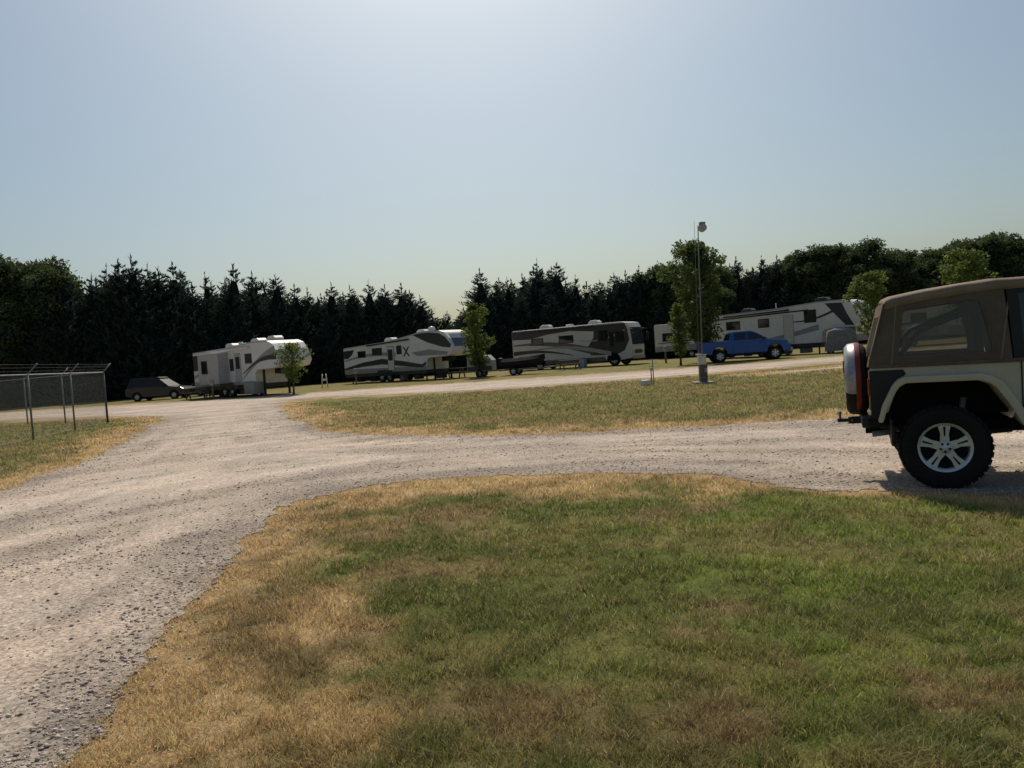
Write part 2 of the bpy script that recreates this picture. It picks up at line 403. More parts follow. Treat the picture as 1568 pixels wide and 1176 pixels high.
# ------------------------------------------------------------------ vehicles
def wheel(par, x, y, R_, W, side=-1, spokes=5, name='wheel', detail=False):
    z = R_
    rr = R_ * .60
    tyre = [(rr, -W * .42), (rr * 1.08, -W * .5), (R_ * .9, -W * .5), (R_ * .975, -W * .42), (R_, -W * .3), (R_, W * .3), (R_ * .975, W * .42), (R_ * .9, W * .5), (rr * 1.08, W * .5), (rr, W * .42)]
    revolve(name + '_tire', tyre, (x, y, z), 'y', M['rubber'], par, 48 if detail else 24)
    yo = side * W * .42
    revolve(name + '_rim', [(rr * .99, yo), (rr * .90, yo * .95), (rr * .86, yo * .5), (rr * .80, -yo * .6), (0.0, -yo * .6)], (x, y, z), 'y', M['alloy'] if detail else M['grey'], par, 40 if detail else 20)
    revolve(name + '_hub', [(rr * .28, yo * .4), (rr * .26, yo * .85), (rr * .2, yo * .92), (0, yo * .95)], (x, y, z), 'y', M['alloy'], par, 16)
    for i in range(spokes):
        a = 2 * math.pi * i / spokes + math.pi / 2
        bm = bmesh.new()
        vs = []
        for r, hw, t in ((rr * .18, rr * .17, yo * .82), (rr * .55, rr * .15, yo * .86), (rr * .94, rr * .24, yo * .90)):
            for sgn in (-1, 1):
                for dt in (0, -side * .03):
                    vs.append(bm.verts.new((math.cos(a) * r - math.sin(a) * hw * sgn, t + dt, math.sin(a) * r + math.cos(a) * hw * sgn)))
        def f(*q): bm.faces.new([vs[i] for i in q])
        for s in (0, 4):
            f(s, s + 2, s + 6, s + 4); f(s + 1, s + 5, s + 7, s + 3); f(s, s + 4, s + 5, s + 1); f(s + 2, s + 3, s + 7, s + 6)
        f(0, 1, 3, 2); f(8, 10, 11, 9)
        bmesh.ops.recalc_face_normals(bm, faces=bm.faces)
        o = from_bm(f'{name}_spoke_{i+1}', bm, M['alloy'], par); o.location = (x, y, z)
        if detail:
            cyl(f'{name}_lug_{i+1}', (x + math.cos(a + .63) * rr * .17, y + yo * .8, z + math.sin(a + .63) * rr * .17), (x + math.cos(a + .63) * rr * .17, y + yo * 1.0, z + math.sin(a + .63) * rr * .17), .012, M['black'], par, 8)
            prism(f'{name}_spoke_slot_{i+1}', [(x + math.cos(a) * r_ - math.sin(a) * h_, z + math.sin(a) * r_ + math.cos(a) * h_) for r_, h_ in ((rr * .46, -rr * .02), (rr * .84, -rr * .04), (rr * .84, rr * .04), (rr * .46, rr * .02))], min(y + yo * .8, y + yo * .915), max(y + yo * .8, y + yo * .915), M['under'], par)
            a2 = a + math.pi / spokes
            ro = rr * .60
            cyl(f'{name}_gap_{i+1}', (x + math.cos(a2) * ro, y + yo * .30, z + math.sin(a2) * ro), (x + math.cos(a2) * ro, y + yo * .55, z + math.sin(a2) * ro), rr * .27, M['under'], par, 12)
    if detail:
        bm = bmesh.new()
        nl = 34
        for i in range(nl):
            for row, (yy, off) in enumerate(((-W * .38, 0), (-W * .13, .5), (W * .13, 0), (W * .38, .5))):
                a = 2 * math.pi * (i + off) / nl
                mt = Matrix.Rotation(-a, 4, 'Y') @ Matrix.Translation((R_ - .006, yy, 0)) @ Matrix.Diagonal((.018, W * .21, R_ * .13, 1))
                bmesh.ops.create_cube(bm, size=1, matrix=mt)
        o = from_bm(name + '_tread', bm, M['rubber'], par); o.location = (x, y, z)

def build_jeep():
    al = 23
    J = empty('soft_top_off_road_vehicle', (4.143 + .735 * math.sin(R(al)), 7.439 + .735 * math.cos(R(al)), 0), R(-al), ry=R(0.2))
    T, B, K, C2 = M['tan'], M['black'], M['canvas'], M['canvas2']
    tub = [(-.70, .72), (-.72, .80), (-.72, 1.17), (-.70, 1.19), (1.38, 1.19), (1.38, .60), (.66, .60), (.55, .78), (.42, .98), (.28, 1.04), (-.28, 1.04), (-.42, .97), (-.53, .74)]
    prism('tub', tub, -.74, .74, T, J, .012)
    prism('cowl', [(1.38, .62), (1.38, 1.15), (1.62, 1.13), (1.62, .62)], -.74, .74, T, J, .012)
    for s in (-1, 1):
        y = s * .744
        pan = [(-.735, .70), (-.735, 1.165), (-.33, 1.165), (-.30, 1.12), (-.36, 1.08), (-.47, .98), (-.56, .84), (-.62, .70)]
        prism('corner_guard', pan, min(y, y + s * .006), max(y, y + s * .006), B, J)
        outer = [(-.655, .66), (-.60, .82), (-.47, 1.02), (-.40, 1.075), (-.33, 1.10), (.33, 1.10), (.42, 1.07), (.50, 1.01), (.63, .80), (.71, .62)]
        inner = [(.64, .60), (.56, .77), (.44, .96), (.38, 1.01), (.31, 1.035), (-.31, 1.035), (-.38, 1.01), (-.43, .96), (-.55, .78), (-.60, .655)]
        ya, yb = (s * .70, s * .87)
        prism('fender_flare_rear', outer + inner, min(ya, yb), max(ya, yb), T, J, .015)
        o2 = [(x * 1.0 + 2.37, z) for x, z in outer]; i2 = [(x + 2.37, z) for x, z in inner]
        prism('fender_flare_front', o2 + i2, min(ya, yb), max(ya, yb), T, J, .012)
        box('belt_rail', (.0, s * .748, 1.205), (1.42, .03, .035), K, J, .008)
        for i in range(7): cyl('snap_button', (-.60 + i * .19, s * .762, 1.205), (-.60 + i * .19, s * .766, 1.205), .006, M['steel'], J, 8)
        box('rocker_guard', (1.02, s * .75, .60), (.74, .05, .10), B, J, .012)
        prism('door_gap', [(.66, .66), (.66, 1.185), (.672, 1.185), (.672, .66)], min(y, y + s * .003), max(y, y + s * .003), B, J)
        box('door_handle', (.80, s * .757, 1.09), (.14, .02, .04), B, J, .006)
        yw = lambda z, s=s: s * (.742 - .085 * (z - 1.2))
        so = [(-.74, 1.20), (-.735, 1.26), (-.63, 1.55), (-.53, 1.83), (-.50, 1.87), (-.2, 1.93), (.2, 1.98), (.52, 2.0), (.56, 1.9), (.60, 1.2)]
        hole = [(-.37, 1.30), (-.36, 1.40), (-.30, 1.74), (-.27, 1.775), (.30, 1.83), (.36, 1.80), (.44, 1.36), (.43, 1.30)]
        panel('canvas_side', so, hole, yw, K, J, .014)
        panel('canvas_window', [(x, z) for x, z in hole], None, lambda z, s=s: yw(z) - s * .004, M['vinyl'], J, .002)
        big = [(x + (.02 if x > 0 else -.02), z + (.02 if z > 1.5 else -.02)) for x, z in hole]
        panel('window_binding', big, hole, lambda z, s=s: yw(z) + s * .008, K, J, .004)
        for xs_ in (-.47, .50):
            panel('canvas_seam', [(xs_, 1.22), (xs_ + .09, 1.85), (xs_ + .105, 1.85), (xs_ + .015, 1.22)], None, lambda z, s=s: yw(z) + s * .009, C2, J, .003)
        do = [(.615, 1.2), (.575, 1.93), (.70, 1.96), (1.25, 1.93), (1.48, 1.2)]
        dh = [(.70, 1.26), (.67, 1.86), (1.18, 1.86), (1.37, 1.26)]
        panel('door_window_frame', do, dh, yw, B, J, .03)
        panel('door_window', dh, None, yw, M['glass'], J, .004)
        box('mirror', (1.36, s * .86, 1.30), (.09, .18, .2), B, J, .02)
        for hz in (1.0, .78):
            box('door_hinge', (1.42, s * .752, hz), (.10, .02, .035), B, J, .005)
    def q(pts, name, m):
        bm = bmesh.new(); bm.faces.new([bm.verts.new(p) for p in pts]); o = from_bm(name, bm, m, J)
        md = o.modifiers.new('s', 'SOLIDIFY'); md.thickness = .012; md.offset = 0
    def bx(z): return -.74 + (z - 1.2) * .335
    def bq(y0, y1, z0, z1, name, m, off=0):
        q([(bx(z0) - off, y0, z0), (bx(z0) - off, y1, z0), (bx(z1) - off, y1, z1), (bx(z1) - off, y0, z1)], name, m)
    bq(-.73, -.52, 1.2, 1.85, 'canvas_rear_l', K); bq(.52, .73, 1.2, 1.85, 'canvas_rear_r', K)
    bq(-.52, .52, 1.2, 1.3, 'canvas_rear_low', K); bq(-.52, .52, 1.72, 1.86, 'canvas_rear_top', K)
    bq(-.51, .51, 1.3, 1.72, 'canvas_rear_window', M['vinyl'], .001)
    bm = bmesh.new(); st = [(-.53, 1.84), (-.50, 1.885), (-.42, 1.91), (-.1, 1.955), (.2, 1.985), (.5, 2.01), (.6, 2.005), (1.0, 2.0), (1.35, 1.965), (1.46, 1.92)]
    rows = []
    for x, z in st:
        r = []
        for yy in (-.688, -.69, -.67, -.5, -.25, 0, .25, .5, .67, .69, .688):
            dz = .035 * (1 - (yy / .67) ** 2) if abs(yy) < .67 else (0 if abs(yy) == .67 else -.02 if abs(yy) == .69 else -.10)
            r.append(bm.verts.new((x, yy * (1.015 if abs(yy) > .68 else 1), z + dz)))
        rows.append(r)
    for a, b in zip(rows, rows[1:]):
        for i in range(10): bm.faces.new((a[i], b[i], b[i + 1], a[i + 1]))
    o = from_bm('canvas_roof', bm, C2, J, True); md = o.modifiers.new('s', 'SOLIDIFY'); md.thickness = .012  # roof lighter than the sides: sun on it is put into the colour
    for xx in (.48,):
        tube('roll_hoop', [(xx, -.62, 1.15), (xx, -.62, 1.75), (xx, -.55, 1.84), (xx, .55, 1.84), (xx, .62, 1.75), (xx, .62, 1.15)], .035, B, J)
    for s in (-1, 1):
        tube('roll_bar_brace', [(.48, s * .58, 1.80), (-.15, s * .58, 1.55), (-.45, s * .58, 1.2)], .03, B, J)
        tube('roll_bar_front', [(.48, s * .58, 1.82), (1.35, s * .58, 1.83), (1.5, s * .6, 1.2)], .03, B, J)
        box('front_seat', (.85, s * .35, 1.1), (.5, .45, .3), B, J, .06)
        box('seat_back', (.62, s * .35, 1.40), (.14, .45, .5), B, J, .05, (0, R(-10), 0))
        box('head_rest', (.55, s * .35, 1.72), (.1, .26, .16), B, J, .04)
    for s in (-1, 1):
        tube('windshield_post', [(1.52, s * .68, 1.15), (1.42, s * .64, 1.92)], .035, T, J)
    tube('windshield_header', [(1.42, -.64, 1.92), (1.42, .64, 1.92)], .035, T, J)
    q([(1.52, -.66, 1.17), (1.52, .66, 1.17), (1.425, .62, 1.9), (1.425, -.62, 1.9)], 'windshield', M['vinyl'])
    prism('hood', [(1.62, .80), (1.62, 1.14), (2.0, 1.13), (2.85, 1.06), (2.85, .8)], -.52, .52, T, J, .03)
    prism('engine_bay', [(1.62, .62), (1.62, .80), (2.85, .80), (2.85, .62)], -.42, .42, M['under'], J)
    prism('grille', [(2.85, .66), (2.85, 1.06), (2.9, 1.05), (2.9, .66)], -.56, .56, T, J, .015)
    for i in range(7): box(f'grille_slot_{i+1}', (2.902, -.24 + .08 * i, .87), (.01, .035, .28), B, J)
    for s in (-1, 1):
        cyl('headlight', (2.90, s * .42, .92), (2.925, s * .42, .92), .09, M['alloy'], J, 20)
        prism('front_fender_side', [(1.62, .66), (1.62, 1.02), (1.9, 1.02), (1.86, .9), (1.78, .66)], min(s * .50, s * .74), max(s * .50, s * .74), T, J, .01)
        box('tail_light', (-.745, s * .665, 1.0), (.03, .10, .17), M['red'], J, .008)
        box('frame_rail', (1.0, s * .38, .56), (3.6, .07, .12), M['under'], J)
        cyl('shock', (.12, s * .5, .35), (.22, s * .48, .85), .03, M['steel'], J)
        tube('leaf_spring', [(-.62, s * .45, .58), (0, s * .45, .47), (.62, s * .45, .52)], .03, B, J)
    box('front_bumper', (3.02, 0, .62), (.12, 1.3, .14), B, J, .02)
    box('well_liner', (0, 0, .86), (1.18, .96, .34), M['under'], J)
    box('rear_bumper', (-.80, 0, .64), (.10, 1.36, .11), B, J, .02)
    box('bumper_mount', (-.72, .0, .60), (.2, .9, .08), B, J, .01)
    box('hitch_receiver', (-.90, 0, .60), (.22, .075, .075), B, J, .008)
    box('ball_mount', (-1.05, 0, .60), (.22, .05, .04), B, J, .008)
    cyl('ball_shank', (-1.12, 0, .60), (-1.12, 0, .66), .018, M['steel'], J)
    revolve('hitch_ball', [(0, -.025), (.018, -.02), (.026, 0), (.018, .02), (0, .025)], (-1.12, 0, .68), 'y', M['steel'], J, 14)
    cyl('hitch_pin', (-.96, -.09, .60), (-.96, .09, .60), .01, M['steel'], J)
    tube('exhaust', [(-.45, -.45, .52), (-.72, -.5, .5)], .03, M['steel'], J)
    box('mud_flap', (-.50, -.72, .55), (.02, .26, .26), B, J, .004)
    box('tailgate_panel', (-.728, 0, .95), (.016, .9, .42), T, J, .004)
    for o in J.children:
        lx, lz = o.location.x, o.location.z
        for v in o.data.vertices:
            x = v.co.x + lx
            if x < -.3: v.co.x = -.3 + (x + .3) * .75 - lx
            z = v.co.z + lz
            if z > 1.2: v.co.z = 1.2 + (z - 1.2) * .955 - lz
    for s in (-1, 1):
        wheel(J, 0, s * .735, .40, .27, s, 5, 'rear_wheel', True)
        wheel(J, 2.37, s * .735, .40, .27, s, 5, 'front_wheel', True)
    cyl('rear_axle', (0, -.7, .40), (0, .7, .40), .045, M['under'], J)
    revolve('differential', [(0, -.13), (.10, -.1), (.13, 0), (.10, .1), (0, .13)], (0, .1, .4), 'y', M['under'], J, 16)
    cyl('front_axle', (2.37, -.7, .40), (2.37, .7, .40), .045, M['under'], J)
    sc = (-.735, -.06, 1.05); ks = .82
    prof = [(r, t * ks) for r, t in [(.22, -.11), (.33, -.13), (.375, -.09), (.385, 0), (.375, .09), (.33, .13), (.22, .12), (0, .12)]]
    revolve('spare_tire', prof, sc, 'x', M['rubber'], J, 44)
    pc = [(r, t * ks) for r, t in [(.30, -.138), (.345, -.132), (.385, -.09), (.394, -.01)]]
    revolve('spare_cover_band', pc, sc, 'x', mat('spare_cover', (.36, .36, .38), .35, metal=.2, var=.45, scale=9), J, 30, R(-5), R(200))
    revolve('spare_cover_stripe', [(r + .003, t) for r, t in ((.394, -.010), (.393, .02), (.388, .040))], sc, 'x', mat('spare_cover_red', (.20, .02, .02), .45, var=.4, scale=7), J, 30, R(-40), R(230))
    revolve('spare_face', [(0, -.12 * ks), (.22, -.115 * ks), (.30, -.132 * ks)], sc, 'x', B, J, 30)
    box('third_brake_light', (-.85, .1, 1.18), (.02, .06, .14), M['red'], J, .004)
build_jeep()

def arch_outline(pts_top, L, z0, arches, r):
    out = list(pts_top)
    for cx in sorted(arches, reverse=True):
        for i in range(0, 9):
            t = math.pi * i / 8
            out.append((cx + r * math.cos(t), max(z0, z0 + r * math.sin(t) * 1.05)))
    return out

def build_truck():
    T = empty('blue_pickup_truck', (12.55, 51.0, 0), R(-5))
    Bl, B = M['blue'], M['black']
    top = [(0, .62), (0, 1.12), (.03, 1.38), (1.72, 1.38), (1.72, 1.42), (4.15, 1.38), (4.4, 1.33), (5.3, 1.24), (5.55, 1.12), (5.65, .95), (5.65, .55)]
    body = arch_outline(top, 5.7, .52, [1.15, 4.65], .50)
    prism('body', body, -.96, .96, Bl, T, .03)
    yf = lambda z: .93 - .26 * (z - 1.38)
    prism('cab_glass', [(1.80, 1.38), (1.98, 1.86), (2.2, 1.90), (3.3, 1.90), (4.18, 1.40)], 0, 0, M['glass'], T, yf=yf)
    y2 = lambda z: yf(z) + .008
    prism('cab_roof', [(1.88, 1.82), (1.95, 1.90), (2.2, 1.95), (3.2, 1.95), (3.5, 1.83), (3.42, 1.82), (3.15, 1.86), (2.1, 1.86)], 0, 0, Bl, T, yf=y2)
    for pl in ([(1.74, 1.38), (1.9, 1.84), (2.12, 1.84), (2.06, 1.38)], [(2.86, 1.38), (2.88, 1.87), (2.97, 1.87), (2.97, 1.38)], [(3.36, 1.87), (3.48, 1.84), (4.25, 1.39), (4.10, 1.385)]):
        for s in (-1, 1): panel('pillar', pl, None, lambda z, s=s: s * y2(z), Bl, T, .012)
    for s in (-1, 1):
        for x in (2.02, 2.92, 4.02): box('door_seam', (x, s * .962, .98), (.012, .006, .75), B, T)
        for x in (2.78, 3.86): box('door_handle', (x - .12, s * .968, 1.22), (.16, .02, .035), B, T)
        box('running_board', (2.9, s * .95, .46), (2.3, .14, .07), B, T, .015)
        box('mirror', (3.95, s * 1.08, 1.42), (.12, .18, .24), B, T, .03)
        box('tail_lamp', (.02, s * .90, 1.12), (.08, .13, .36), M['red'], T, .01)
        box('head_lamp', (5.54, s * .80, 1.02), (.2, .32, .18), M['lgrey'], T, .03)
        for x in (1.15, 4.65): wheel(T, x, s * .86, .42, .28, s, 6, 'wheel')
    box('grille', (5.66, 0, .95), (.05, 1.2, .38), B, T, .02)
    box('front_bumper', (5.68, 0, .60), (.2, 1.8, .22), M['lgrey'], T, .03)
    box('rear_bumper', (-.08, 0, .62), (.18, 1.8, .18), M['lgrey'], T, .03)
    box('chassis', (2.8, 0, .52), (5.0, 1.3, .3), M['under'], T)
    box('bed_cover', (.88, 0, 1.395), (1.6, 1.7, .03), B, T, .01)
build_truck()

def build_sedan(name, loc, rz, m, suv=False):
    T = empty(name, loc, rz); B = M['black']
    zt = 1.70 if suv else 1.46
    top = [(0, .45), (-.02, .8), (.1, 1.02), (.9, 1.08), (3.3, 1.0), (4.2, .88), (4.55, .7), (4.6, .4)]
    prism('body', arch_outline(top, 4.6, .28, [.85, 3.7], .38), -.9, .9, m, T, .04)
    yf = lambda z: .86 - .35 * (z - 1.0)
    if suv: gh = [(.12, 1.0), (.35, zt - .05), (.7, zt), (2.4, zt), (3.35, 1.0)]
    else: gh = [(.5, 1.04), (1.2, zt - .04), (1.6, zt), (2.3, zt - .02), (3.3, 1.0)]
    prism('cabin_glass', gh, 0, 0, M['black'], T, .02, yf=yf)
    x0, x1 = gh[1][0], gh[3][0]
    prism('roof', [(x0 - .03, zt - .07), (x0, zt + .0), (x0 + .3, zt + .03), (x1, zt + .03), (x1 + .2, zt - .07)], 0, 0, m, T, yf=lambda z: yf(z) + .01)
    for s in (-1, 1):
        for pl in ([(gh[0][0] - .02, 1.0), (x0 - .02, zt - .05), (x0 + .1, zt - .05), (gh[0][0] + .2, 1.0)], [(2.0, 1.0), (1.98, zt - .03), (2.06, zt - .03), (2.1, 1.0)]):
            panel('pillar', pl, None, lambda z, s=s: s * (yf(z) + .01), m, T, .01)
        for x in (.85, 3.7): wheel(T, x, s * .80, .33, .22, s, 5, 'wheel')
        box('tail_lamp', (.0, s * .68, .86), (.1, .3, .12), M['red'], T, .01)
        box('head_lamp', (4.45, s * .68, .74), (.2, .3, .12), M['lgrey'], T, .02)
        box('mirror', (2.85, s * .98, 1.05), (.1, .16, .12), m, T, .02)
    box('chassis', (2.3, 0, .35), (4.2, 1.3, .2), M['under'], T)
build_sedan('black_suv', (-28.6, 58.0, 0), R(-4), M['carblack'], True)
build_sedan('black_car', (-25.0, 61.5, 0), R(-20), M['carblack'], False)

def side_panel(par, name, pts, m, W, lvl=1, both=True):
    for s in ((-1, 1) if both else (-1,)):
        a = s * (W / 2); b = s * (W / 2 + .004 * lvl + .004)
        prism(name, pts, min(a, b), max(a, b), m, par)

def rwin(par, x0, x1, z0, z1, W, m=None, off=0.0, both=False):
    for s in ((-1, 1) if both else (-1,)):
        yc = s * (W / 2 + off)
        box('window_frame', ((x0 + x1) / 2, yc, (z0 + z1) / 2), (x1 - x0 + .1, .05, z1 - z0 + .1), M['black'], par, .02)
        box('window', ((x0 + x1) / 2, yc + s * .006, (z0 + z1) / 2), (x1 - x0, .05, z1 - z0), m or M['glass'], par, .015)

def swoosh(x0, x1, za, zb, t0, t1, curve=0.3, n=12):
    up = []; lo = []
    for i in range(n + 1):
        t = i / n; x = x0 + (x1 - x0) * t
        z = za + (zb - za) * t + curve * math.sin(math.pi * t)
        th_ = max(t0 + (t1 - t0) * t, .01)
        up.append((x, z + th_ / 2)); lo.append((x, z - th_ / 2))
    return up + lo[::-1]

def ac(par, x, z, m=None):
    prism('roof_air_conditioner', [(x, z - .05), (x + .06, z + .22), (x + .25, z + .32), (x + .8, z + .32), (x + .98, z + .18), (x + 1.0, z - .05)], -.34, .34, m or M['white'], par, .04)

def fifth_wheel(name, loc, rz, L, zr, zf, body, style):
    P = empty(name, loc, rz); W = 2.44
    k = L - 2.8
    prof = [(0, .8), (0, zr - .12), (.1, zr), (L * .45, zr + (zf - zr) * .35), (L - 3.9, zf - .06), (L - 3.2, zf), (L - 1.3, zf), (L - .75, zf - .18), (L - .3, zf - .65), (L - .05, zf - 1.25), (L, 2.15), (L - .25, 1.82), (L - .6, 1.75), (k + .25, 1.70), (k, 1.45), (k, .8)]
    prism('body_shell', prof, -W / 2, W / 2, body, P, .05, seg=3)
    prism('skirt', [(.05, .52), (.05, .82), (k - .1, .82), (k - .1, .52)], -W / 2 + .05, W / 2 - .05, M['dark'], P, .02)
    prism('roof_edge_trim', [(.1, zr + .01), (.1, zr - .05), (L * .45, zr + (zf - zr) * .35 - .06), (L - 3.2, zf - .07), (L - 1.3, zf - .07), (L - 1.3, zf + .01), (L - 3.2, zf + .012), (L * .45, zr + (zf - zr) * .35 + .01)], -W / 2 - .02, W / 2 + .02, M['lgrey'], P)
    ax = L * .36
    for i in (0, 1):
        for s in (-1, 1): wheel(P, ax + i * .92, s * (W / 2 - .16), .38, .22, s, 5, 'wheel')
    for s in (-1, 1):
        a, b = s * (W / 2 - .3), s * (W / 2 + .012)
        prism('fender_skirt', [(ax - .5, .80), (ax - .35, 1.0), (ax + 1.25, 1.0), (ax + 1.42, .80)], min(a, b), max(a, b), M['dark'], P, .01)
        box('landing_leg', (k + .5, s * .9, .85), (.12, .12, 1.7), M['black'], P, .01)
        box('leg_foot', (k + .5, s * .9, .03), (.25, .25, .06), M['black'], P, .01)
    box('pin_box', (L - 1.6, 0, 1.55), (1.1, .4, .35), M['black'], P, .03)
    for x in (.6, k - .4): box('stabiliser_jack', (x, -.9, .3), (.08, .08, .6), M['black'], P)
    for j in range(5):
        box(f'under_storage_{j+1}', (1.2 + j * (k - 2) / 4.5, -.5, .30), (random.uniform(.4, .9), .5, random.uniform(.3, .5)), random.choice([M['black'], M['grey'], M['dark']]), P, .03)
    return P, W, k, L

def ladder(par, x, z0, z1, y=.6):
    for dy in (-.2, .2): cyl('ladder_rail', (x, y + dy, z0), (x, y + dy, z1), .018, M['alloy'], par, 6)
    z = z0
    while z < z1:
        cyl('ladder_rung', (x, y - .2, z), (x, y + .2, z), .014, M['alloy'], par, 6); z += .3

def steps(par, x, y, n=3):
    for i in range(n): box(f'entry_step_{i+1}', (x, y - .28 * i, .72 - .22 * i), (.7, .26, .05), M['black'], par, .01)
    for dx in (-.38, .38): box('step_stringer', (x + dx, y - .3, .45), (.03, .85, .06), M['black'], par, 0, (R(38), 0, 0))

# RV 1
P, W, k, L = fifth_wheel('fifth_wheel_trailer', (-21.6, 55.4, 0), R(-40), 10.6, 3.2, 3.5, M['white'], 0)
side_panel(P, 'lower_band', [(.02, .82), (.02, 1.15), (2.0, 1.05), (k, .98), (k, .82)], M['grey'], W)
side_panel(P, 'rear_graphic', [(.05, 1.9), (.05, 3.0), (1.9, 3.0), (1.6, 2.6), (1.2, 2.2), (.7, 1.95)], M['dark'], W)
side_panel(P, 'rear_swoosh', swoosh(.1, 2.1, 1.5, 2.6, .25, .05, -.25), M['silver'], W, 2)
box('slide_out', (3.4, -W / 2 - .38, 1.95), (2.6, .80, 2.0), M['lgrey'], P, .04)
box('slide_out_roof', (3.4, -W / 2 - .40, 2.975), (2.7, .86, .04), M['white'], P, .01)
rwin(P, 2.6, 3.3, 1.7, 2.5, W, off=.775)
side_panel(P, 'door', [(5.5, 1.0), (5.5, 2.85), (6.2, 2.85), (6.2, 1.0)], M['lgrey'], W, 2, False)
side_panel(P, 'door_edge', [(5.46, .98), (5.46, 2.89), (6.24, 2.89), (6.24, .98)], M['grey'], W, 1, False)
rwin(P, 5.65, 6.05, 1.9, 2.6, W)
rwin(P, 6.8, 7.5, 2.2, 2.75, W)
rwin(P, 4.9, 5.28, 1.8, 2.5, W)
side_panel(P, 'front_swoosh', swoosh(6.4, 10.2, 1.2, 2.9, .1, .5, .25), M['grey'], W, 2)
side_panel(P, 'front_swoosh_dark', swoosh(6.4, 10.3, 1.5, 2.45, .06, .35, .3), M['dark'], W, 3)
box('front_storage_box', (7.5, -W / 2 + .1, .55), (1.2, .9, .75), M['grey'], P, .05)
steps(P, 5.85, -W / 2 - .2); ac(P, 2.9, 3.32, M['plastic']); ac(P, 6.1, 3.46); ac(P, 8.0, 3.50, M['plastic'])
cyl('roof_vent', (5.2, -.5, 3.35), (5.2, -.5, 3.65), .14, M['white'], P); box('roof_vent_cover', (4.5, .3, 3.5), (.45, .45, .2), M['white'], P, .05)
box('awning_roll', (5.2, -W / 2 - .08, 3.13), (4.4, .12, .12), M['white'], P, .03, (0, R(-1.3), 0))
ladder(P, -.08, 1.0, 3.3)

# RV 2
P, W, k, L = fifth_wheel('fifth_wheel_trailer', (-13.25, 66.0, 0), R(-39), 12.6, 3.0, 3.72, M['white'], 1)
side_panel(P, 'lower_band', [(.02, .82), (.02, 1.2), (k, 1.12), (k, .82)], M['grey'], W)
side_panel(P, 'dark_wave', [(.05, 1.15), (.05, 1.3), (2.4, 1.7), (4.8, 1.9), (7.2, 1.6), (9.3, 1.25), (9.75, 1.45), (9.75, 1.2), (9.3, 1.0), (7.2, 1.2), (4.8, 1.45), (2.4, 1.35)], M['dark'], W, 2)
side_panel(P, 'grey_wave', swoosh(.1, 6.4, 1.9, 2.15, .1, .35, .25), M['grey'], W, 3)
side_panel(P, 'rear_block', [(.05, 2.1), (.05, 2.75), (1.4, 2.8), (1.1, 2.4), (.6, 2.1)], M['dark'], W, 2)
side_panel(P, 'nose_wedge', [(8.3, 3.62), (10.0, 2.9), (11.6, 2.45), (12.4, 2.35), (12.5, 2.6), (11.9, 3.2), (11.3, 3.5), (10.3, 3.62)], M['dark'], W, 2)
side_panel(P, 'nose_wedge_grey', [(8.2, 2.2), (10.2, 2.35), (12.2, 2.05), (12.0, 1.85), (10.3, 1.9), (8.9, 1.9)], M['grey'], W, 2)
for sgn in (-1, 1):
    side_panel(P, 'logo_stroke', [(7.65 - sgn * .38, 1.95), (7.65 - sgn * .22, 1.95), (7.65 + sgn * .38, 2.7), (7.65 + sgn * .22, 2.7)], M['dark'], W, 3 + (sgn > 0))
side_panel(P, 'door_edge', [(5.46, .93), (5.46, 2.84), (6.24, 2.84), (6.24, .93)], M['dark'], W, 4, False)
side_panel(P, 'door', [(5.5, .95), (5.5, 2.8), (6.2, 2.8), (6.2, .95)], M['white2'], W, 6, False)
rwin(P, 5.6, 6.05, 1.75, 2.55, W, off=.015); rwin(P, 3.7, 4.8, 2.25, 2.75, W); rwin(P, 1.9, 2.8, 2.15, 2.6, W); rwin(P, 6.6, 7.1, 2.2, 2.8, W)
prism('nose_window', [(L - .78, 3.45), (L - .70, 3.48), (L - .26, 3.07), (L - .02, 2.45), (L - .10, 2.4), (L - .34, 3.0)], -.9, .9, M['wshield'], P)
ac(P, 4.2, 3.25); ac(P, 8.0, 3.64); revolve('satellite_dome', [(.28, -.18), (.28, .05), (.2, .18), (0, .24)], (9.7, -.3, 3.89), 'y', M['white'], P, 16).rotation_euler = (R(90), 0, 0)
box('awning_roll', (5.6, -W / 2 - .08, 3.15), (5.0, .13, .13), M['dark'], P, .03, (0, R(-2.4), 0))
steps(P, 5.85, -W / 2 - .2); ladder(P, -.08, 1.0, 3.0)
box('generator', (10.7, -.6, .35), (.7, .5, .5), M['black'], P, .05)

# Motorhome
P = empty('motorhome', (.95, 68.2, 0), R(-33)); W = 2.5; L = 11.2; H = 3.48
prof = [(0, .75), (0, H - .1), (.1, H), (L - .9, H + .02), (L - .35, H - .08), (L - .12, H - .5), (L, 2.2), (L + .05, 1.4), (L - .02, .55), (L - 1.0, .42), (8.9, .42), (8.8, .75)]
prism('body_shell', prof, -W / 2, W / 2, M['white2'], P, .06, seg=3)
prism('skirt', [(.1, .4), (.1, .8), (8.8, .8), (8.8, .4)], -W / 2 + .03, W / 2 - .03, M['bronze'], P, .02)
side_panel(P, 'front_dark', [(7.6, .95), (7.3, 1.6), (7.9, 2.4), (8.0, 3.38), (10.7, 3.38), (10.92, 2.9), (11.05, 2.0), (10.6, 1.2), (9.9, .9)], M['brown'], W, 1)
side_panel(P, 'upper_dark', [(.05, 2.7), (.05, 3.38), (8.0, 3.38), (7.95, 2.9), (5.8, 3.1), (3.6, 2.95), (1.8, 2.65)], M['brown'], W, 1)
side_panel(P, 'wave_bronze', swoosh(.1, 7.8, 2.2, 1.3, .10, .6, .35), M['bronze'], W, 2)
side_panel(P, 'wave_silver', swoosh(1.2, 9.4, 1.6, 1.0, .08, .35, .45), M['silver'], W, 3)
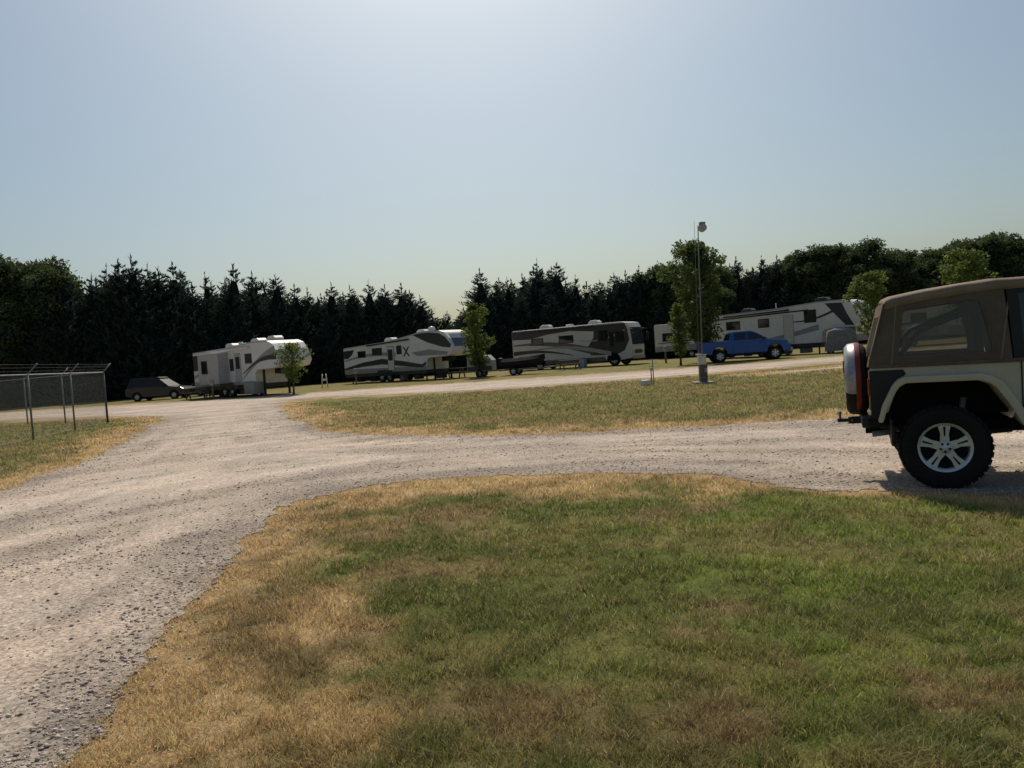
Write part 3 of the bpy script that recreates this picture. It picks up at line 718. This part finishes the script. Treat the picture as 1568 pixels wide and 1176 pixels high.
side_panel(P, 'wave_dark', swoosh(.1, 6.0, 1.5, 1.05, .35, .05, .25), M['brown'], W, 4)
side_panel(P, 'wave_light', swoosh(6.7, 10.7, 2.2, 2.8, .05, .18, -.3), M['silver'], W, 5)
rwin(P, 8.3, 9.2, 2.1, 2.9, W); rwin(P, 9.85, 10.6, 1.9, 2.75, W); rwin(P, 2.0, 3.1, 2.15, 2.65, W); rwin(P, 4.7, 6.0, 2.15, 2.7, W); rwin(P, 9.35, 9.7, 1.6, 2.7, W)
prism('windshield', [(L + .055, 1.62), (L + .075, 1.62), (L + .03, 2.3), (L - .10, 3.0), (L - .12, 3.0), (L, 2.2)], -1.12, 1.12, M['wshield'], P)
box('front_grille', (L + .05, 0, 1.05), (.05, 1.3, .3), M['dark'], P, .02)
box('front_bumper', (L + .03, 0, .6), (.16, 2.3, .25), M['silver'], P, .05)
for s in (-1, 1):
    box('head_lamp', (L + .04, s * .95, 1.05), (.06, .35, .22), M['lgrey'], P, .03)
    tube('mirror_arm', [(L - .1, s * 1.22, 2.9), (L + .25, s * 1.42, 2.85), (L + .28, s * 1.45, 2.6)], .03, M['black'], P)
    box('mirror', (L + .27, s * 1.46, 2.3), (.14, .22, .5), M['black'], P, .04)
    for x in (2.6, 9.6): wheel(P, x, s * (W / 2 - .17), .48, .28, s, 6, 'wheel')
    a, b = s * (W / 2 - .3), s * (W / 2 + .010)
    for x in (2.6, 9.6): prism('wheel_arch', [(x + .62 * math.cos(t), .44 + .62 * math.sin(t)) for t in [math.pi * i / 10 for i in range(11)]], min(a, b), max(a, b), M['under'], P)
ac(P, 2.3, H + .02, M['white2']); ac(P, 7.0, H + .03, M['white2']); box('roof_vent', (5.0, .2, H + .1), (.5, .5, .22), M['white'], P, .04)
box('awning_roll', (4.6, -W / 2 - .1, H - .12), (6.6, .15, .15), M['dark'], P, .03)
box('underbody', (5.6, 0, .5), (11, 1.5, .3), M['under'], P)
box('fold_chair_storage', (7.0, -W / 2 - .5, .35), (.6, .5, .7), M['lgrey'], P, .05)

# RV 4
P, W, k, L = fifth_wheel('fifth_wheel_trailer', (16.7, 61.2, 0), R(-48), 11.8, 3.35, 3.65, M['white'], 2)
side_panel(P, 'swoosh', swoosh(.5, 8.8, 1.2, 1.9, .08, .4, -.35), M['grey'], W, 2)
side_panel(P, 'nose_dark', [(9.3, 3.5), (9.9, 2.8), (10.7, 1.9), (11.3, 1.85), (10.8, 2.7), (10.5, 3.45)], M['dark'], W, 2)
side_panel(P, 'nose_line', swoosh(6.5, 10.5, 2.4, 3.2, .04, .2, -.3), M['dark'], W, 3)
side_panel(P, 'top_line', [(.1, 2.95), (.1, 3.05), (8.1, 3.2), (8.1, 3.1)], M['dark'], W, 2)
rwin(P, 1.5, 2.6, 2.2, 2.75, W); rwin(P, 4.2, 5.0, 2.2, 2.75, W); rwin(P, 7.8, 8.6, 2.3, 3.1, W)
side_panel(P, 'door_edge', [(6.16, .93), (6.16, 2.92), (6.94, 2.92), (6.94, .93)], M['grey'], W, 3, False)
side_panel(P, 'door', [(6.2, .95), (6.2, 2.9), (6.9, 2.9), (6.9, .95)], M['white2'], W, 5, False)
prism('nose_window', [(L - .78, 3.35), (L - .70, 3.43), (L - .26, 3.02), (L - .02, 2.4), (L - .10, 2.35), (L - .34, 2.92)], -.9, .9, M['wshield'], P)
ac(P, 2.2, 3.4, M['dark']); ac(P, 8.1, 3.66, M['dark']); steps(P, 6.55, -W / 2 - .2); cyl('roof_antenna', (5, 0, 3.4), (5, 0, 3.9), .03, M['white'], P)
box('awning_roll', (4.0, -W / 2 - .08, 3.23), (5.4, .13, .13), M['dark'], P, .03, (0, R(-.9), 0))

def travel_trailer(loc, rz, L, H, body):
    P = empty('travel_trailer', loc, rz); W = 2.4
    prism('body_shell', [(0, .7), (0, H - .1), (.12, H), (L - .5, H), (L - .15, H - .35), (L, 1.8), (L - .3, .7)], -W / 2, W / 2, body, P, .06, seg=3)
    side_panel(P, 'band', [(.05, .72), (.05, 1.2), (L - .2, 1.35), (L - .35, .72)], M['grey'], W)
    side_panel(P, 'wave', swoosh(.3, L - .6, 1.5, 2.3, .05, .3, -.2), M['dark'], W, 2)
    rwin(P, .8, 1.7, 1.7, 2.4, W); rwin(P, L * .5, L * .5 + 1, 1.7, 2.4, W)
    side_panel(P, 'door', [(L * .72, .8), (L * .72, 2.6), (L * .72 + .65, 2.6), (L * .72 + .65, .8)], M['lgrey'], W, 3, False)
    for i in (0, 1):
        for s in (-1, 1): wheel(P, L * .4 + i * .85, s * 1.02, .35, .2, s, 5, 'wheel')
    box('underbody', (L / 2, 0, .6), (L - 1, 1.6, .25), M['under'], P)
    tube('tongue', [(L - .3, -.4, .55), (L + 1.1, 0, .55), (L - .3, .4, .55)], .04, M['black'], P); ac(P, L * .45, H)
    prism('front_window', [(L - .16, 2.75), (L - .145, 2.76), (L + .015, 1.95), (L, 1.94)], -.7, .7, M['glass'], P)
travel_trailer((14.4, 75, 0), R(-22), 8.5, 3.3, M['white2'])
travel_trailer((25.9, 58.5, 0), R(-12), 8.0, 2.95, M['white'])

def tarp_obj(name, loc, rz, sx, sy, h, peak, m):
    P = empty(name, loc, rz)
    bm = bmesh.new(); rings = []
    for j, (t, s) in enumerate(((.12, 1.04), (.35, 1.0), (.7, .95), (.92, .90), (1.0, .78), (1.0 + peak, .3))):
        ring = []
        for i in range(28):
            a = 2 * math.pi * i / 28; ca, sa = math.cos(a), math.sin(a)
            e = .3
            x = math.copysign(abs(ca) ** e, ca) * sx / 2 * s; y = math.copysign(abs(sa) ** e, sa) * sy / 2 * s
            wv = 1 + .05 * math.sin(i * 2.9 + j) * (1 - t * .6)
            ring.append(bm.verts.new((x * wv, y * wv, t * h + random.uniform(-.03, .03))))
        rings.append(ring)
    for a, b in zip(rings, rings[1:]):
        for i in range(28): bm.faces.new((a[i], a[(i + 1) % 28], b[(i + 1) % 28], b[i]))
    bm.faces.new(rings[-1])
    from_bm('tarp', bm, m, P, True)
    return P
P = tarp_obj('covered_golf_cart', (22.4, 52.0, 0), R(-20), 2.0, 1.4, 1.6, .08, M['tarp'])
for x in (-.7, .7):
    for s in (-1, 1): wheel(P, x, s * .5, .22, .16, s, 5, 'wheel')
# small cargo trailer
P = empty('utility_trailer', (-3.1, 57.2, 0), R(-12))
prism('body', [(0, .45), (.05, 1.35), (.3, 1.6), (1.6, 1.6), (1.95, 1.2), (1.95, .45)], -.65, .65, M['lgrey'], P, .05)
side_panel(P, 'band', [(.05, .5), (.05, .8), (1.9, .8), (1.9, .5)], M['dark'], 1.3)
side_panel(P, 'side_door', [(.6, .85), (.6, 1.45), (1.2, 1.45), (1.2, .85)], M['grey'], 1.3)
prism('fender', [(.6, .55), (.7, .75), (1.2, .75), (1.3, .55)], -.85, .85, M['dark'], P, .02)
for s in (-1, 1): wheel(P, .95, s * .74, .28, .16, s, 5, 'wheel')
tube('tongue', [(1.9, 0, .42), (3.1, 0, .42)], .035, M['black'], P)
P = empty('boat_on_trailer', (-.5, 56.2, 0), R(-14))
bm = bmesh.new(); rr_ = []
for x, w, zt, zb in ((0, .75, 1.0, .5), (1, .8, 1.0, .45), (2, .72, 1.05, .5), (2.7, .45, 1.12, .65), (3.1, .06, 1.2, 1.05)):
    rr_.append([bm.verts.new(p) for p in ((x, -w, zt), (x, -w * .85, (zt + zb) / 2), (x, 0, zb), (x, w * .85, (zt + zb) / 2), (x, w, zt), (x, w * .5, zt + .22), (x, -w * .5, zt + .22))])
for a, b in zip(rr_, rr_[1:]):
    for i in range(7): bm.faces.new((a[i], a[(i + 1) % 7], b[(i + 1) % 7], b[i]))
bm.faces.new(rr_[0]); bm.faces.new(rr_[-1][::-1]); bmesh.ops.recalc_face_normals(bm, faces=bm.faces)
from_bm('covered_hull', bm, mat('boat_cover', (.03, .03, .032), .95, spec=.05), P)
for s in (-1, 1): wheel(P, .9, s * .85, .3, .18, s, 5, 'wheel'); box('trailer_rail', (1.5, s * .5, .40), (3.6, .06, .08), M['steel'], P)
tube('tongue', [(3.0, 0, .45), (4.1, 0, .45)], .04, M['steel'], P); box('outboard_motor', (-.2, 0, 1.0), (.3, .3, .6), M['black'], P, .05)

def picnic_table(loc, rz):
    P = empty('picnic_table', loc, rz)
    for i in range(5): box(f'top_board_{i+1}', (0, -.30 + .15 * i, .75), (1.8, .14, .04), M['wood'], P)
    for s in (-1, 1):
        box('bench', (0, s * .7, .45), (1.8, .26, .04), M['wood'], P)
        for x in (-.65, .65): box('leg', (x, s * .38, .37), (.09, .05, .85), M['wood'], P, 0, (R(s * 28), 0, 0))
    for x in (-.65, .65): box('crossbar', (x, 0, .42), (.05, 1.6, .09), M['wood'], P)
picnic_table((-21.7, 53.2, 0), R(10)); picnic_table((-4.4, 59.5, 0), R(-20)); picnic_table((-24.4, 58.8, 0), R(40)); picnic_table((4.6, 60.0, 0), R(15))

def power_post(x, y):
    P = empty('power_pedestal', (x, y, 0), R(random.uniform(-20, 20)))
    box('post', (0, 0, .5), (.12, .12, 1.0), M['wood'], P, .01)
    box('outlet_box', (0, -.03, 1.1), (.24, .18, .4), M['lgrey'], P, .02)
    box('meter_lid', (0, -.13, 1.12), (.18, .03, .26), M['grey'], P, .01)
for q_ in ((-19.5, 50.2), (-12.2, 60.5), (.9, 63.5), (11.8, 58.5)): power_post(*q_)

P = empty('folding_sign', (-14.2, 58.5, 0), R(10))
for s in (-1, 1):
    for x in (-.22, .22): tube('leg', [(x, s * .28, 0), (x * .6, 0, 1.05)], .03, M['plastic'], P)
    box('cross_board', (0, s * .12, .6), (.4, .02, .15), M['plastic'], P, 0, (R(-s * 15), 0, 0))

# ------------------------------------------------------------------ light pole with pedestal
P = empty('light_pole', (7.0, 28.2, 0), 0, 0, R(1.6))
cyl('pole', (0, 0, 0), (0, 0, 5.75), .026, M['steel'], P, 12, .020)
cyl('thin_rod', (-.13, 0, .8), (-.13, 0, 5.9), .007, M['steel'], P, 6)
for z in (1.5, 3.2, 5.2): box('bracket', (-.06, 0, z), (.14, .03, .03), M['steel'], P)
box('arm', (.09, 0, 5.68), (.2, .04, .04), M['steel'], P)
revolve('lamp_head', [(0, -.17), (.10, -.16), (.13, -.05), (.10, .06), (.14, .16), (0, .17)], (.18, -.02, 5.66), 'y', M['lgrey'], P, 16)
box('lamp_ballast', (.16, .02, 5.80), (.22, .16, .16), M['grey'], P, .03)
box('pedestal_post', (0, -.05, .35), (.28, .24, .75), M['wood'], P, .02)
box('pedestal_box', (-.05, -.1, .86), (.28, .22, .34), M['plastic'], P, .03)
box('pedestal_lid', (-.05, -.1, 1.045), (.31, .25, .04), M['lgrey'], P, .01)
box('outlet_cover', (.08, -.18, .48), (.10, .05, .14), M['lgrey'], P, .01)
box('concrete_pad', (0, 0, .02), (.7, .7, .08), M['concrete'], P, .01)
P = empty('water_hydrant', (5.3, 29.2, 0), R(20))
cyl('riser', (0, 0, 0), (0, 0, .62), .022, M['steel'], P, 8); cyl('rear_stake', (.12, .05, 0), (.12, .05, 1.0), .02, M['steel'], P, 8)
box('spigot_head', (0, -.04, .62), (.07, .14, .09), M['lgrey'], P, .015); box('handle', (0, .03, .72), (.03, .2, .02), M['red'], P, .004)
box('valve_box', (-.3, -.05, .12), (.3, .3, .22), M['plastic'], P, .03)

# ------------------------------------------------------------------ chain link fence
def fence():
    P = empty('chain_link_fence', (0, 0, 0))
    cw = mat('chain_wire', (.30, .31, .30), .6, metal=.1)
    def run(A, B, H, nposts, arms=True):
        A = Vector(A); B = Vector(B); L = (B - A).length; u = (B - A) / L; nrm = Vector((-u.y, u.x, 0))
        if nrm.x < 0: nrm = -nrm
        for i in range(nposts + 1):
            p = A + u * L * i / nposts
            cyl(f'post_{i+1}', p, p + Vector((0, 0, H + .05)), .03 if 0 < i < nposts else .042, M['steel'], P, 8)
            if arms: cyl(f'barb_arm_{i+1}', p + Vector((0, 0, H)), p + nrm * .30 + Vector((0, 0, H + .32)), .018, M['steel'], P, 6)
        cyl('top_rail', A + Vector((0, 0, H)), B + Vector((0, 0, H)), .020, M['steel'], P, 6)
        cyl('bottom_wire', A + Vector((0, 0, .06)), B + Vector((0, 0, .06)), .006, M['steel'], P, 4)
        for k in (.1, .2, .29): cyl('barbed_wire', A + nrm * k + Vector((0, 0, H + k)), B + nrm * k + Vector((0, 0, H + k)), .0015, M['steel'], P, 4)
        V = []; F = []; sp = .10; w = .0030
        c = -H
        while c < L:
            for sg in (0, 1):
                s0, z0, s1, z1 = (c, 0, c + H, H) if sg == 0 else (c + H, 0, c, H)
                t0 = (0 - s0) / (s1 - s0); t1 = (L - s0) / (s1 - s0)
                if t0 > t1: t0, t1 = t1, t0
                lo, hi = max(0, t0), min(1, t1)
                if hi > lo:
                    a = A + u * (s0 + (s1 - s0) * lo) + Vector((0, 0, .05 + (z1 - z0) * lo * .97)); b = A + u * (s0 + (s1 - s0) * hi) + Vector((0, 0, .05 + (z1 - z0) * hi * .97))
                    off = u * w; yo = nrm * (.002 if sg else -.002)
                    k0 = len(V); V += [a - off + yo, a + off + yo, b + off + yo, b - off + yo]; F.append((k0, k0 + 1, k0 + 2, k0 + 3))
            c += sp
        me = bpy.data.meshes.new('chain_mesh'); me.from_pydata([tuple(v) for v in V], [], F); me.materials.append(cw); link(bpy.data.objects.new('chain_mesh', me), P)
    run((-12.9, 13.5, 0), (-15.9, 30.1, 0), 2.0, 5)
    run((-15.9, 30.1, 0), (-40, 46, 0), 2.0, 9)
fence()

# ------------------------------------------------------------------ trees
def tris_from(P, D, Ls, Ws):
    n = len(P)
    rv = rng.normal(0, 1, (n, 3)); S = np.cross(D, rv); S /= np.linalg.norm(S, axis=1, keepdims=True) + 1e-9
    a = P - S * Ws[:, None] * .5; b = P + S * Ws[:, None] * .5; c = P + D * Ls[:, None]
    V = np.stack([a, b, c], 1).reshape(-1, 3); F = np.arange(n * 3).reshape(-1, 3)
    return V, F

def cedar_mesh(i):
    r = np.random.default_rng(100 + i)
    leaders = [(0, 0, 10.0, r.uniform(2.2, 2.8))]
    for _ in range([1, 2, 0, 2, 1, 3, 1, 2][i % 8]):
        a = r.uniform(0, 6.28); o = r.uniform(.8, 1.5); leaders.append((math.cos(a) * o, math.sin(a) * o, r.uniform(7.2, 9.3), r.uniform(1.5, 2.0)))
    Vs = []; Fs = []; off = 0; cores = []
    for (lx, ly, H, Rb) in leaders:
        nb = int(34 * H); Pp = []; Dd = []; LL = []
        for b_ in range(nb):
            t = 1 - r.random() ** .75; t = min(t, .985)
            a = r.uniform(0, 6.28)
            ln = Rb * (min(1, (1 - t) * 1.6) ** .85) * r.uniform(.55, 1.12) + .18
            if r.random() < .08: ln *= 1.25
            z0 = t * H; sweep = r.uniform(.35, .9)
            s = np.linspace(.30, 1, int(16 + 12 * (1 - t)))
            Pp.append(np.stack([lx + math.cos(a) * ln * s, ly + math.sin(a) * ln * s, z0 + sweep * ln * s ** 1.6 * .6], 1) + r.normal(0, .07, (len(s), 3)) * (.4 + (1 - t)))
            Dd.append(np.tile([math.cos(a), math.sin(a), sweep + .3], (len(s), 1)) + r.normal(0, .55, (len(s), 3)))
            LL.append(np.full(len(s), .20 + .22 * (1 - t)))
        zt = np.linspace(H * .8, H * 1.03, 24)
        Pp.append(np.stack([np.full(24, lx), np.full(24, ly), zt], 1)); Dd.append(np.tile([0, 0, 1.0], (24, 1)) + r.normal(0, .25, (24, 3))); LL.append(np.full(24, .32))
        Pp = np.concatenate(Pp); Dd = np.concatenate(Dd); LL = np.concatenate(LL); Dd /= np.linalg.norm(Dd, axis=1, keepdims=True)
        V_, F_ = tris_from(Pp, Dd, LL * r.uniform(.7, 1.3, len(LL)), LL * r.uniform(.28, .5, len(LL)))
        Vs.append(V_); Fs.append(F_ + off); off += len(V_)
        cores.append((lx, ly, H, Rb))
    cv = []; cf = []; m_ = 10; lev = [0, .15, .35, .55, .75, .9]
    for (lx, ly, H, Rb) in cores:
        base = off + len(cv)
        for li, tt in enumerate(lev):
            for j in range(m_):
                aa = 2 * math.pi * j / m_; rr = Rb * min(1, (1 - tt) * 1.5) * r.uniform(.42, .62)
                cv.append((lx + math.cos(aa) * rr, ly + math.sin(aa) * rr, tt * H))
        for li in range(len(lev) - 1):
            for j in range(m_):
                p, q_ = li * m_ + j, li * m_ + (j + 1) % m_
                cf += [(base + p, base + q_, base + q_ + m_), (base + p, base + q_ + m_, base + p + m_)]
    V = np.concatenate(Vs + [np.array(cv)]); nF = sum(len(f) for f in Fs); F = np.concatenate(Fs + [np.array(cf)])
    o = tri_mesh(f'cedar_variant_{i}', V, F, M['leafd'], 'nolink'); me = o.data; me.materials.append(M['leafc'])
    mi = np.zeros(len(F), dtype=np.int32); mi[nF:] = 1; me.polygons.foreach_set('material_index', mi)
    bpy.data.objects.remove(o); return me

def lobes_mesh(i, H=10.0, Rw=3.6, nl=46, n=20000, leaf=(.12, .30), m=None, zlo=.10):
    r = np.random.default_rng(200 + i)
    L = []
    for _ in range(nl):
        t = r.uniform(zlo, .93); a = r.uniform(0, 6.28); env = math.sin(math.pi * min(1, (t + .2) * .80)) ** .6
        rad_ = Rw * env * r.uniform(.2, .85); L.append((math.cos(a) * rad_, math.sin(a) * rad_, t * H, r.uniform(.55, 1.15) * (1 if t < .7 else .8)))
    L.append((0, 0, .9 * H, .9)); L = np.array(L)
    pr = L[:, 3] ** 2; pr /= pr.sum(); k = r.choice(len(L), n, p=pr); D = r.normal(0, 1, (n, 3)); D /= np.linalg.norm(D, axis=1, keepdims=True)
    D[:, 2] = np.abs(D[:, 2]) * np.where(r.random(n) < .7, 1, -1)
    sh = L[k, 3] * (.6 + .55 * r.random(n) ** .7) * (.75 + .6 * vn(D[:, 0] * 3 + k, D[:, 2] * 3 + D[:, 1] * 2, 1, i))
    P = L[k, :3] + D * sh[:, None]
    DD = D * .5 + r.normal(0, .8, (n, 3)); DD /= np.linalg.norm(DD, axis=1, keepdims=True)
    V, F = tris_from(P, DD, r.uniform(*leaf, n), r.uniform(*leaf, n) * .9)
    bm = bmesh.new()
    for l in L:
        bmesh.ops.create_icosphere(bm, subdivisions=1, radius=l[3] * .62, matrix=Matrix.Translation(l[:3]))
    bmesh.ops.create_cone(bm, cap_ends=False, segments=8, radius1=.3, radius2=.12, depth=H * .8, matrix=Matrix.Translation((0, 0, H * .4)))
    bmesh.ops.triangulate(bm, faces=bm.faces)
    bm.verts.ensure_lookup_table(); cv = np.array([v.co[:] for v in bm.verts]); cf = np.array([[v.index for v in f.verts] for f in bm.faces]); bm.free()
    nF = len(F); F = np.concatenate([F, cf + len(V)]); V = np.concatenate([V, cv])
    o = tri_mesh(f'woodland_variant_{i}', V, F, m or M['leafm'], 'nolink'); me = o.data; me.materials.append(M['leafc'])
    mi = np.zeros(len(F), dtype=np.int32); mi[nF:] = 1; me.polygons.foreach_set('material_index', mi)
    bpy.data.objects.remove(o); return me

ced = [cedar_mesh(i) for i in range(8)]; wood = [lobes_mesh(i) for i in range(5)]
TL = empty('distant_tree_line', (0, 0, 0))
prof = [(-1.3, 13, 72, 1), (-.9, 14, 68, 1), (-.664, 14.9, 68, 1), (-.60, 13.5, 68, 1), (-.585, 13.0, 68, 0), (-.494, 13.3, 70, 0), (-.41, 12.0, 72, 0), (-.365, 12.7, 73, 0), (-.308, 11.8, 75, 0), (-.266, 10.3, 76, 0),
        (-.207, 10.2, 77, 0), (-.148, 10.8, 78, 0), (-.115, 8.6, 79, 0), (-.075, 6.9, 80, 0), (-.055, 7.5, 81, 0), (-.041, 11.2, 82, 0), (.005, 10.8, 83, 0), (.039, 12.3, 83, 0), (.081, 10.4, 83, 0), (.124, 9.1, 83, 0), (.153, 10.6, 83, 0),
        (.19, 9.5, 83, 0), (.205, 10.6, 80, 1), (.265, 11.0, 80, 1), (.275, 9.9, 84, 0), (.31, 10.4, 84, 0), (.361, 11.4, 84, 0), (.37, 11.0, 84, 1), (.454, 11.6, 84, 1), (.52, 10.6, 85, 1), (.564, 10.2, 85, 1), (.60, 11.4, 84, 1), (.68, 11.8, 82, 1), (.9, 11, 76, 1), (1.4, 11, 70, 1)]
pd = np.array(prof)
def tl(dirn):
    i = int(np.clip(np.searchsorted(pd[:, 0], dirn) - 1, 0, len(pd) - 2))
    return np.interp(dirn, pd[:, 0], pd[:, 1]), np.interp(dirn, pd[:, 0], pd[:, 2]), pd[i, 3]
cnt = 0
for row, (off, hs, step) in enumerate(((0, 1.0, 1.9), (3.0, .98, 2.0), (-2.2, .74, 2.4), (6.5, .92, 2.4))):
    x = -1.28
    while x < 1.38:
        Ht, dd, typ = tl(x)
        w_ = typ > .5
        Y = dd + off + random.uniform(-.6, .6); X = x * dd
        me = random.choice(wood if w_ else ced)
        o = bpy.data.objects.new(('woodland' if w_ else 'cedar') + f'_{cnt}', me); cnt += 1
        hh = Ht * hs * (random.uniform(.84, 1.02) if not w_ else random.uniform(.88, 1.03))
        sc = hh / 10.4
        wd = random.uniform(.9, 1.3)
        o.location = (X, Y, -.1); o.scale = (sc * wd, sc * wd, sc); o.rotation_euler = (random.uniform(-.04, .04), random.uniform(-.04, .04), random.uniform(0, 6.28))
        link(o, TL)
        x += step * (1.4 if w_ else 1) / dd * random.uniform(.6, 1.35)

def young_tree(name, x, y, H, Wd, th_, n=2600, lean=0.0, seed=0, leaf=.13, shape='oval', m=None):
    r = np.random.default_rng(300 + seed); P = empty(name, (x, y, 0))
    P.rotation_euler = (0, R(lean), 0)
    tr = H * .014 + .02
    tube('trunk', [(0, 0, -.05), (.02, .01, th_), (-.03, .03, H * .5), (.02, 0, H * .75), (0, 0, H * .95)], [tr * 1.25, tr, tr * .7, tr * .4, tr * .12], M['bark'], P, 8)
    cl = []
    nb = 34
    for i in range(nb):
        t = th_ / H + (1 - th_ / H) * (i + .3) / nb; a = i * 2.4 + r.uniform(-.4, .4)
        u = (t - th_ / H) / (1 - th_ / H)
        env = {'oval': math.sin(math.pi * min(1, .12 + u * .86)) ** .7, 'cone': (1 - u) ** .6 * (.55 + .45 * min(1, u * 5))}[shape]
        ln = Wd / 2 * env * r.uniform(.5, 1.15)
        p0 = Vector((0, 0, H * (t - .04))); p1 = Vector((math.cos(a) * ln * .6, math.sin(a) * ln * .6, H * t + ln * .3)); p2 = Vector((math.cos(a) * ln, math.sin(a) * ln, H * t + ln * .65))
        if i % 2 == 0: tube(f'branch_{i}', [p0, p1, p2], [tr * .35, tr * .22, tr * .08], M['bark'], P, 5)
        s = .09 * Wd + .022 * H
        for q, f in ((p2, 1), (p1, .85), ((p0 + p1) / 2, .5)):
            cl.append((q.x, q.y, min(q.z, H * .97), s * r.uniform(.5, 1.25) * f))
    cl.append((0, 0, H * .96, .07 * Wd)); cl = np.array(cl)
    pr = cl[:, 3] ** 1.5; pr /= pr.sum()
    k = r.choice(len(cl), n, p=pr); g = r.normal(0, 1, (n, 3)); g /= np.linalg.norm(g, axis=1, keepdims=True)
    pos = cl[k, :3] + g * (cl[k, 3] * 1.15 * r.random(n) ** .45)[:, None] * np.array([1, 1, .9])
    D = r.normal(0, 1, (n, 3)); D[:, 2] -= .4; D /= np.linalg.norm(D, axis=1, keepdims=True)
    V, F = tris_from(pos, D, r.uniform(.7, 1.3, n) * leaf, r.uniform(.6, 1.1, n) * leaf)
    tri_mesh('crown_leaves', V, F, m or M['leafy'], P)
young_tree('young_shade_tree', -13.4, 47.2, 3.1, 2.0, .8, 1700, 1, 1, .13)
young_tree('young_shade_tree', -2.45, 56.0, 5.4, 2.3, .8, 3800, 0, 2, .15)
young_tree('young_shade_tree', 13.4, 54.0, 8.3, 4.3, 1.3, 9500, 0, 3, .20, m=mat('shade_tree_leaf', (.095, .135, .034), .6, var=.4, scale=1.2, transl=.45, spec=.3))
young_tree('young_shade_tree', 11.15, 50.5, 4.0, 1.7, .7, 2600, 0, 4, .13, 'cone')
young_tree('young_shade_tree', 22.95, 48.5, 5.0, 2.4, 1.0, 3800, -1, 5, .15)
young_tree('young_shade_tree', 22.6, 37.9, 5.0, 2.3, 1.4, 3600, 0, 6, .14)

# ------------------------------------------------------------------ light & sky
el, az = R(49), R(-2)
S = Vector((math.sin(az) * math.cos(el), math.cos(az) * math.cos(el), math.sin(el)))
sun = bpy.data.lights.new('sun', 'SUN'); sun.energy = 3.8; sun.angle = R(1.2); sun.color = (1.0, .89, .73)
so = bpy.data.objects.new('sun', sun); so.rotation_euler = S.to_track_quat('Z', 'Y').to_euler(); so.location = (0, 0, 50); link(so)
wd = bpy.data.worlds.new('World'); scene.world = wd; wd.use_nodes = True
nt = wd.node_tree; bg = nt.nodes['Background']
sky = nt.nodes.new('ShaderNodeTexSky'); sky.sky_type = 'NISHITA'; sky.sun_disc = False
sky.sun_elevation = el; sky.sun_rotation = az; sky.altitude = 200; sky.air_density = 1.2; sky.dust_density = 3.3; sky.ozone_density = 2.2
tint = nt.nodes.new('ShaderNodeVectorMath'); tint.operation = 'MULTIPLY'; tint.inputs[1].default_value = (.91, .99, .99)
nt.links.new(sky.outputs[0], tint.inputs[0]); nt.links.new(tint.outputs[0], bg.inputs['Color']); bg.inputs['Strength'].default_value = 0.074

# ------------------------------------------------------------------ camera
cam = bpy.data.cameras.new('camera'); cam.sensor_width = 36; cam.lens = 27.05; cam.clip_end = 8000; cam.clip_start = .05
co = bpy.data.objects.new('camera', cam); link(co)
p = math.atan(47 / 1178)
co.matrix_world = Matrix.Translation((0, 0, 1.6)) @ Matrix.Rotation(math.pi / 2 - p, 4, 'X') @ Matrix.Rotation(R(-4.1), 4, 'Z')
scene.camera = co
scene.view_settings.view_transform = 'Standard'; scene.view_settings.look = 'None'; scene.view_settings.exposure = 0
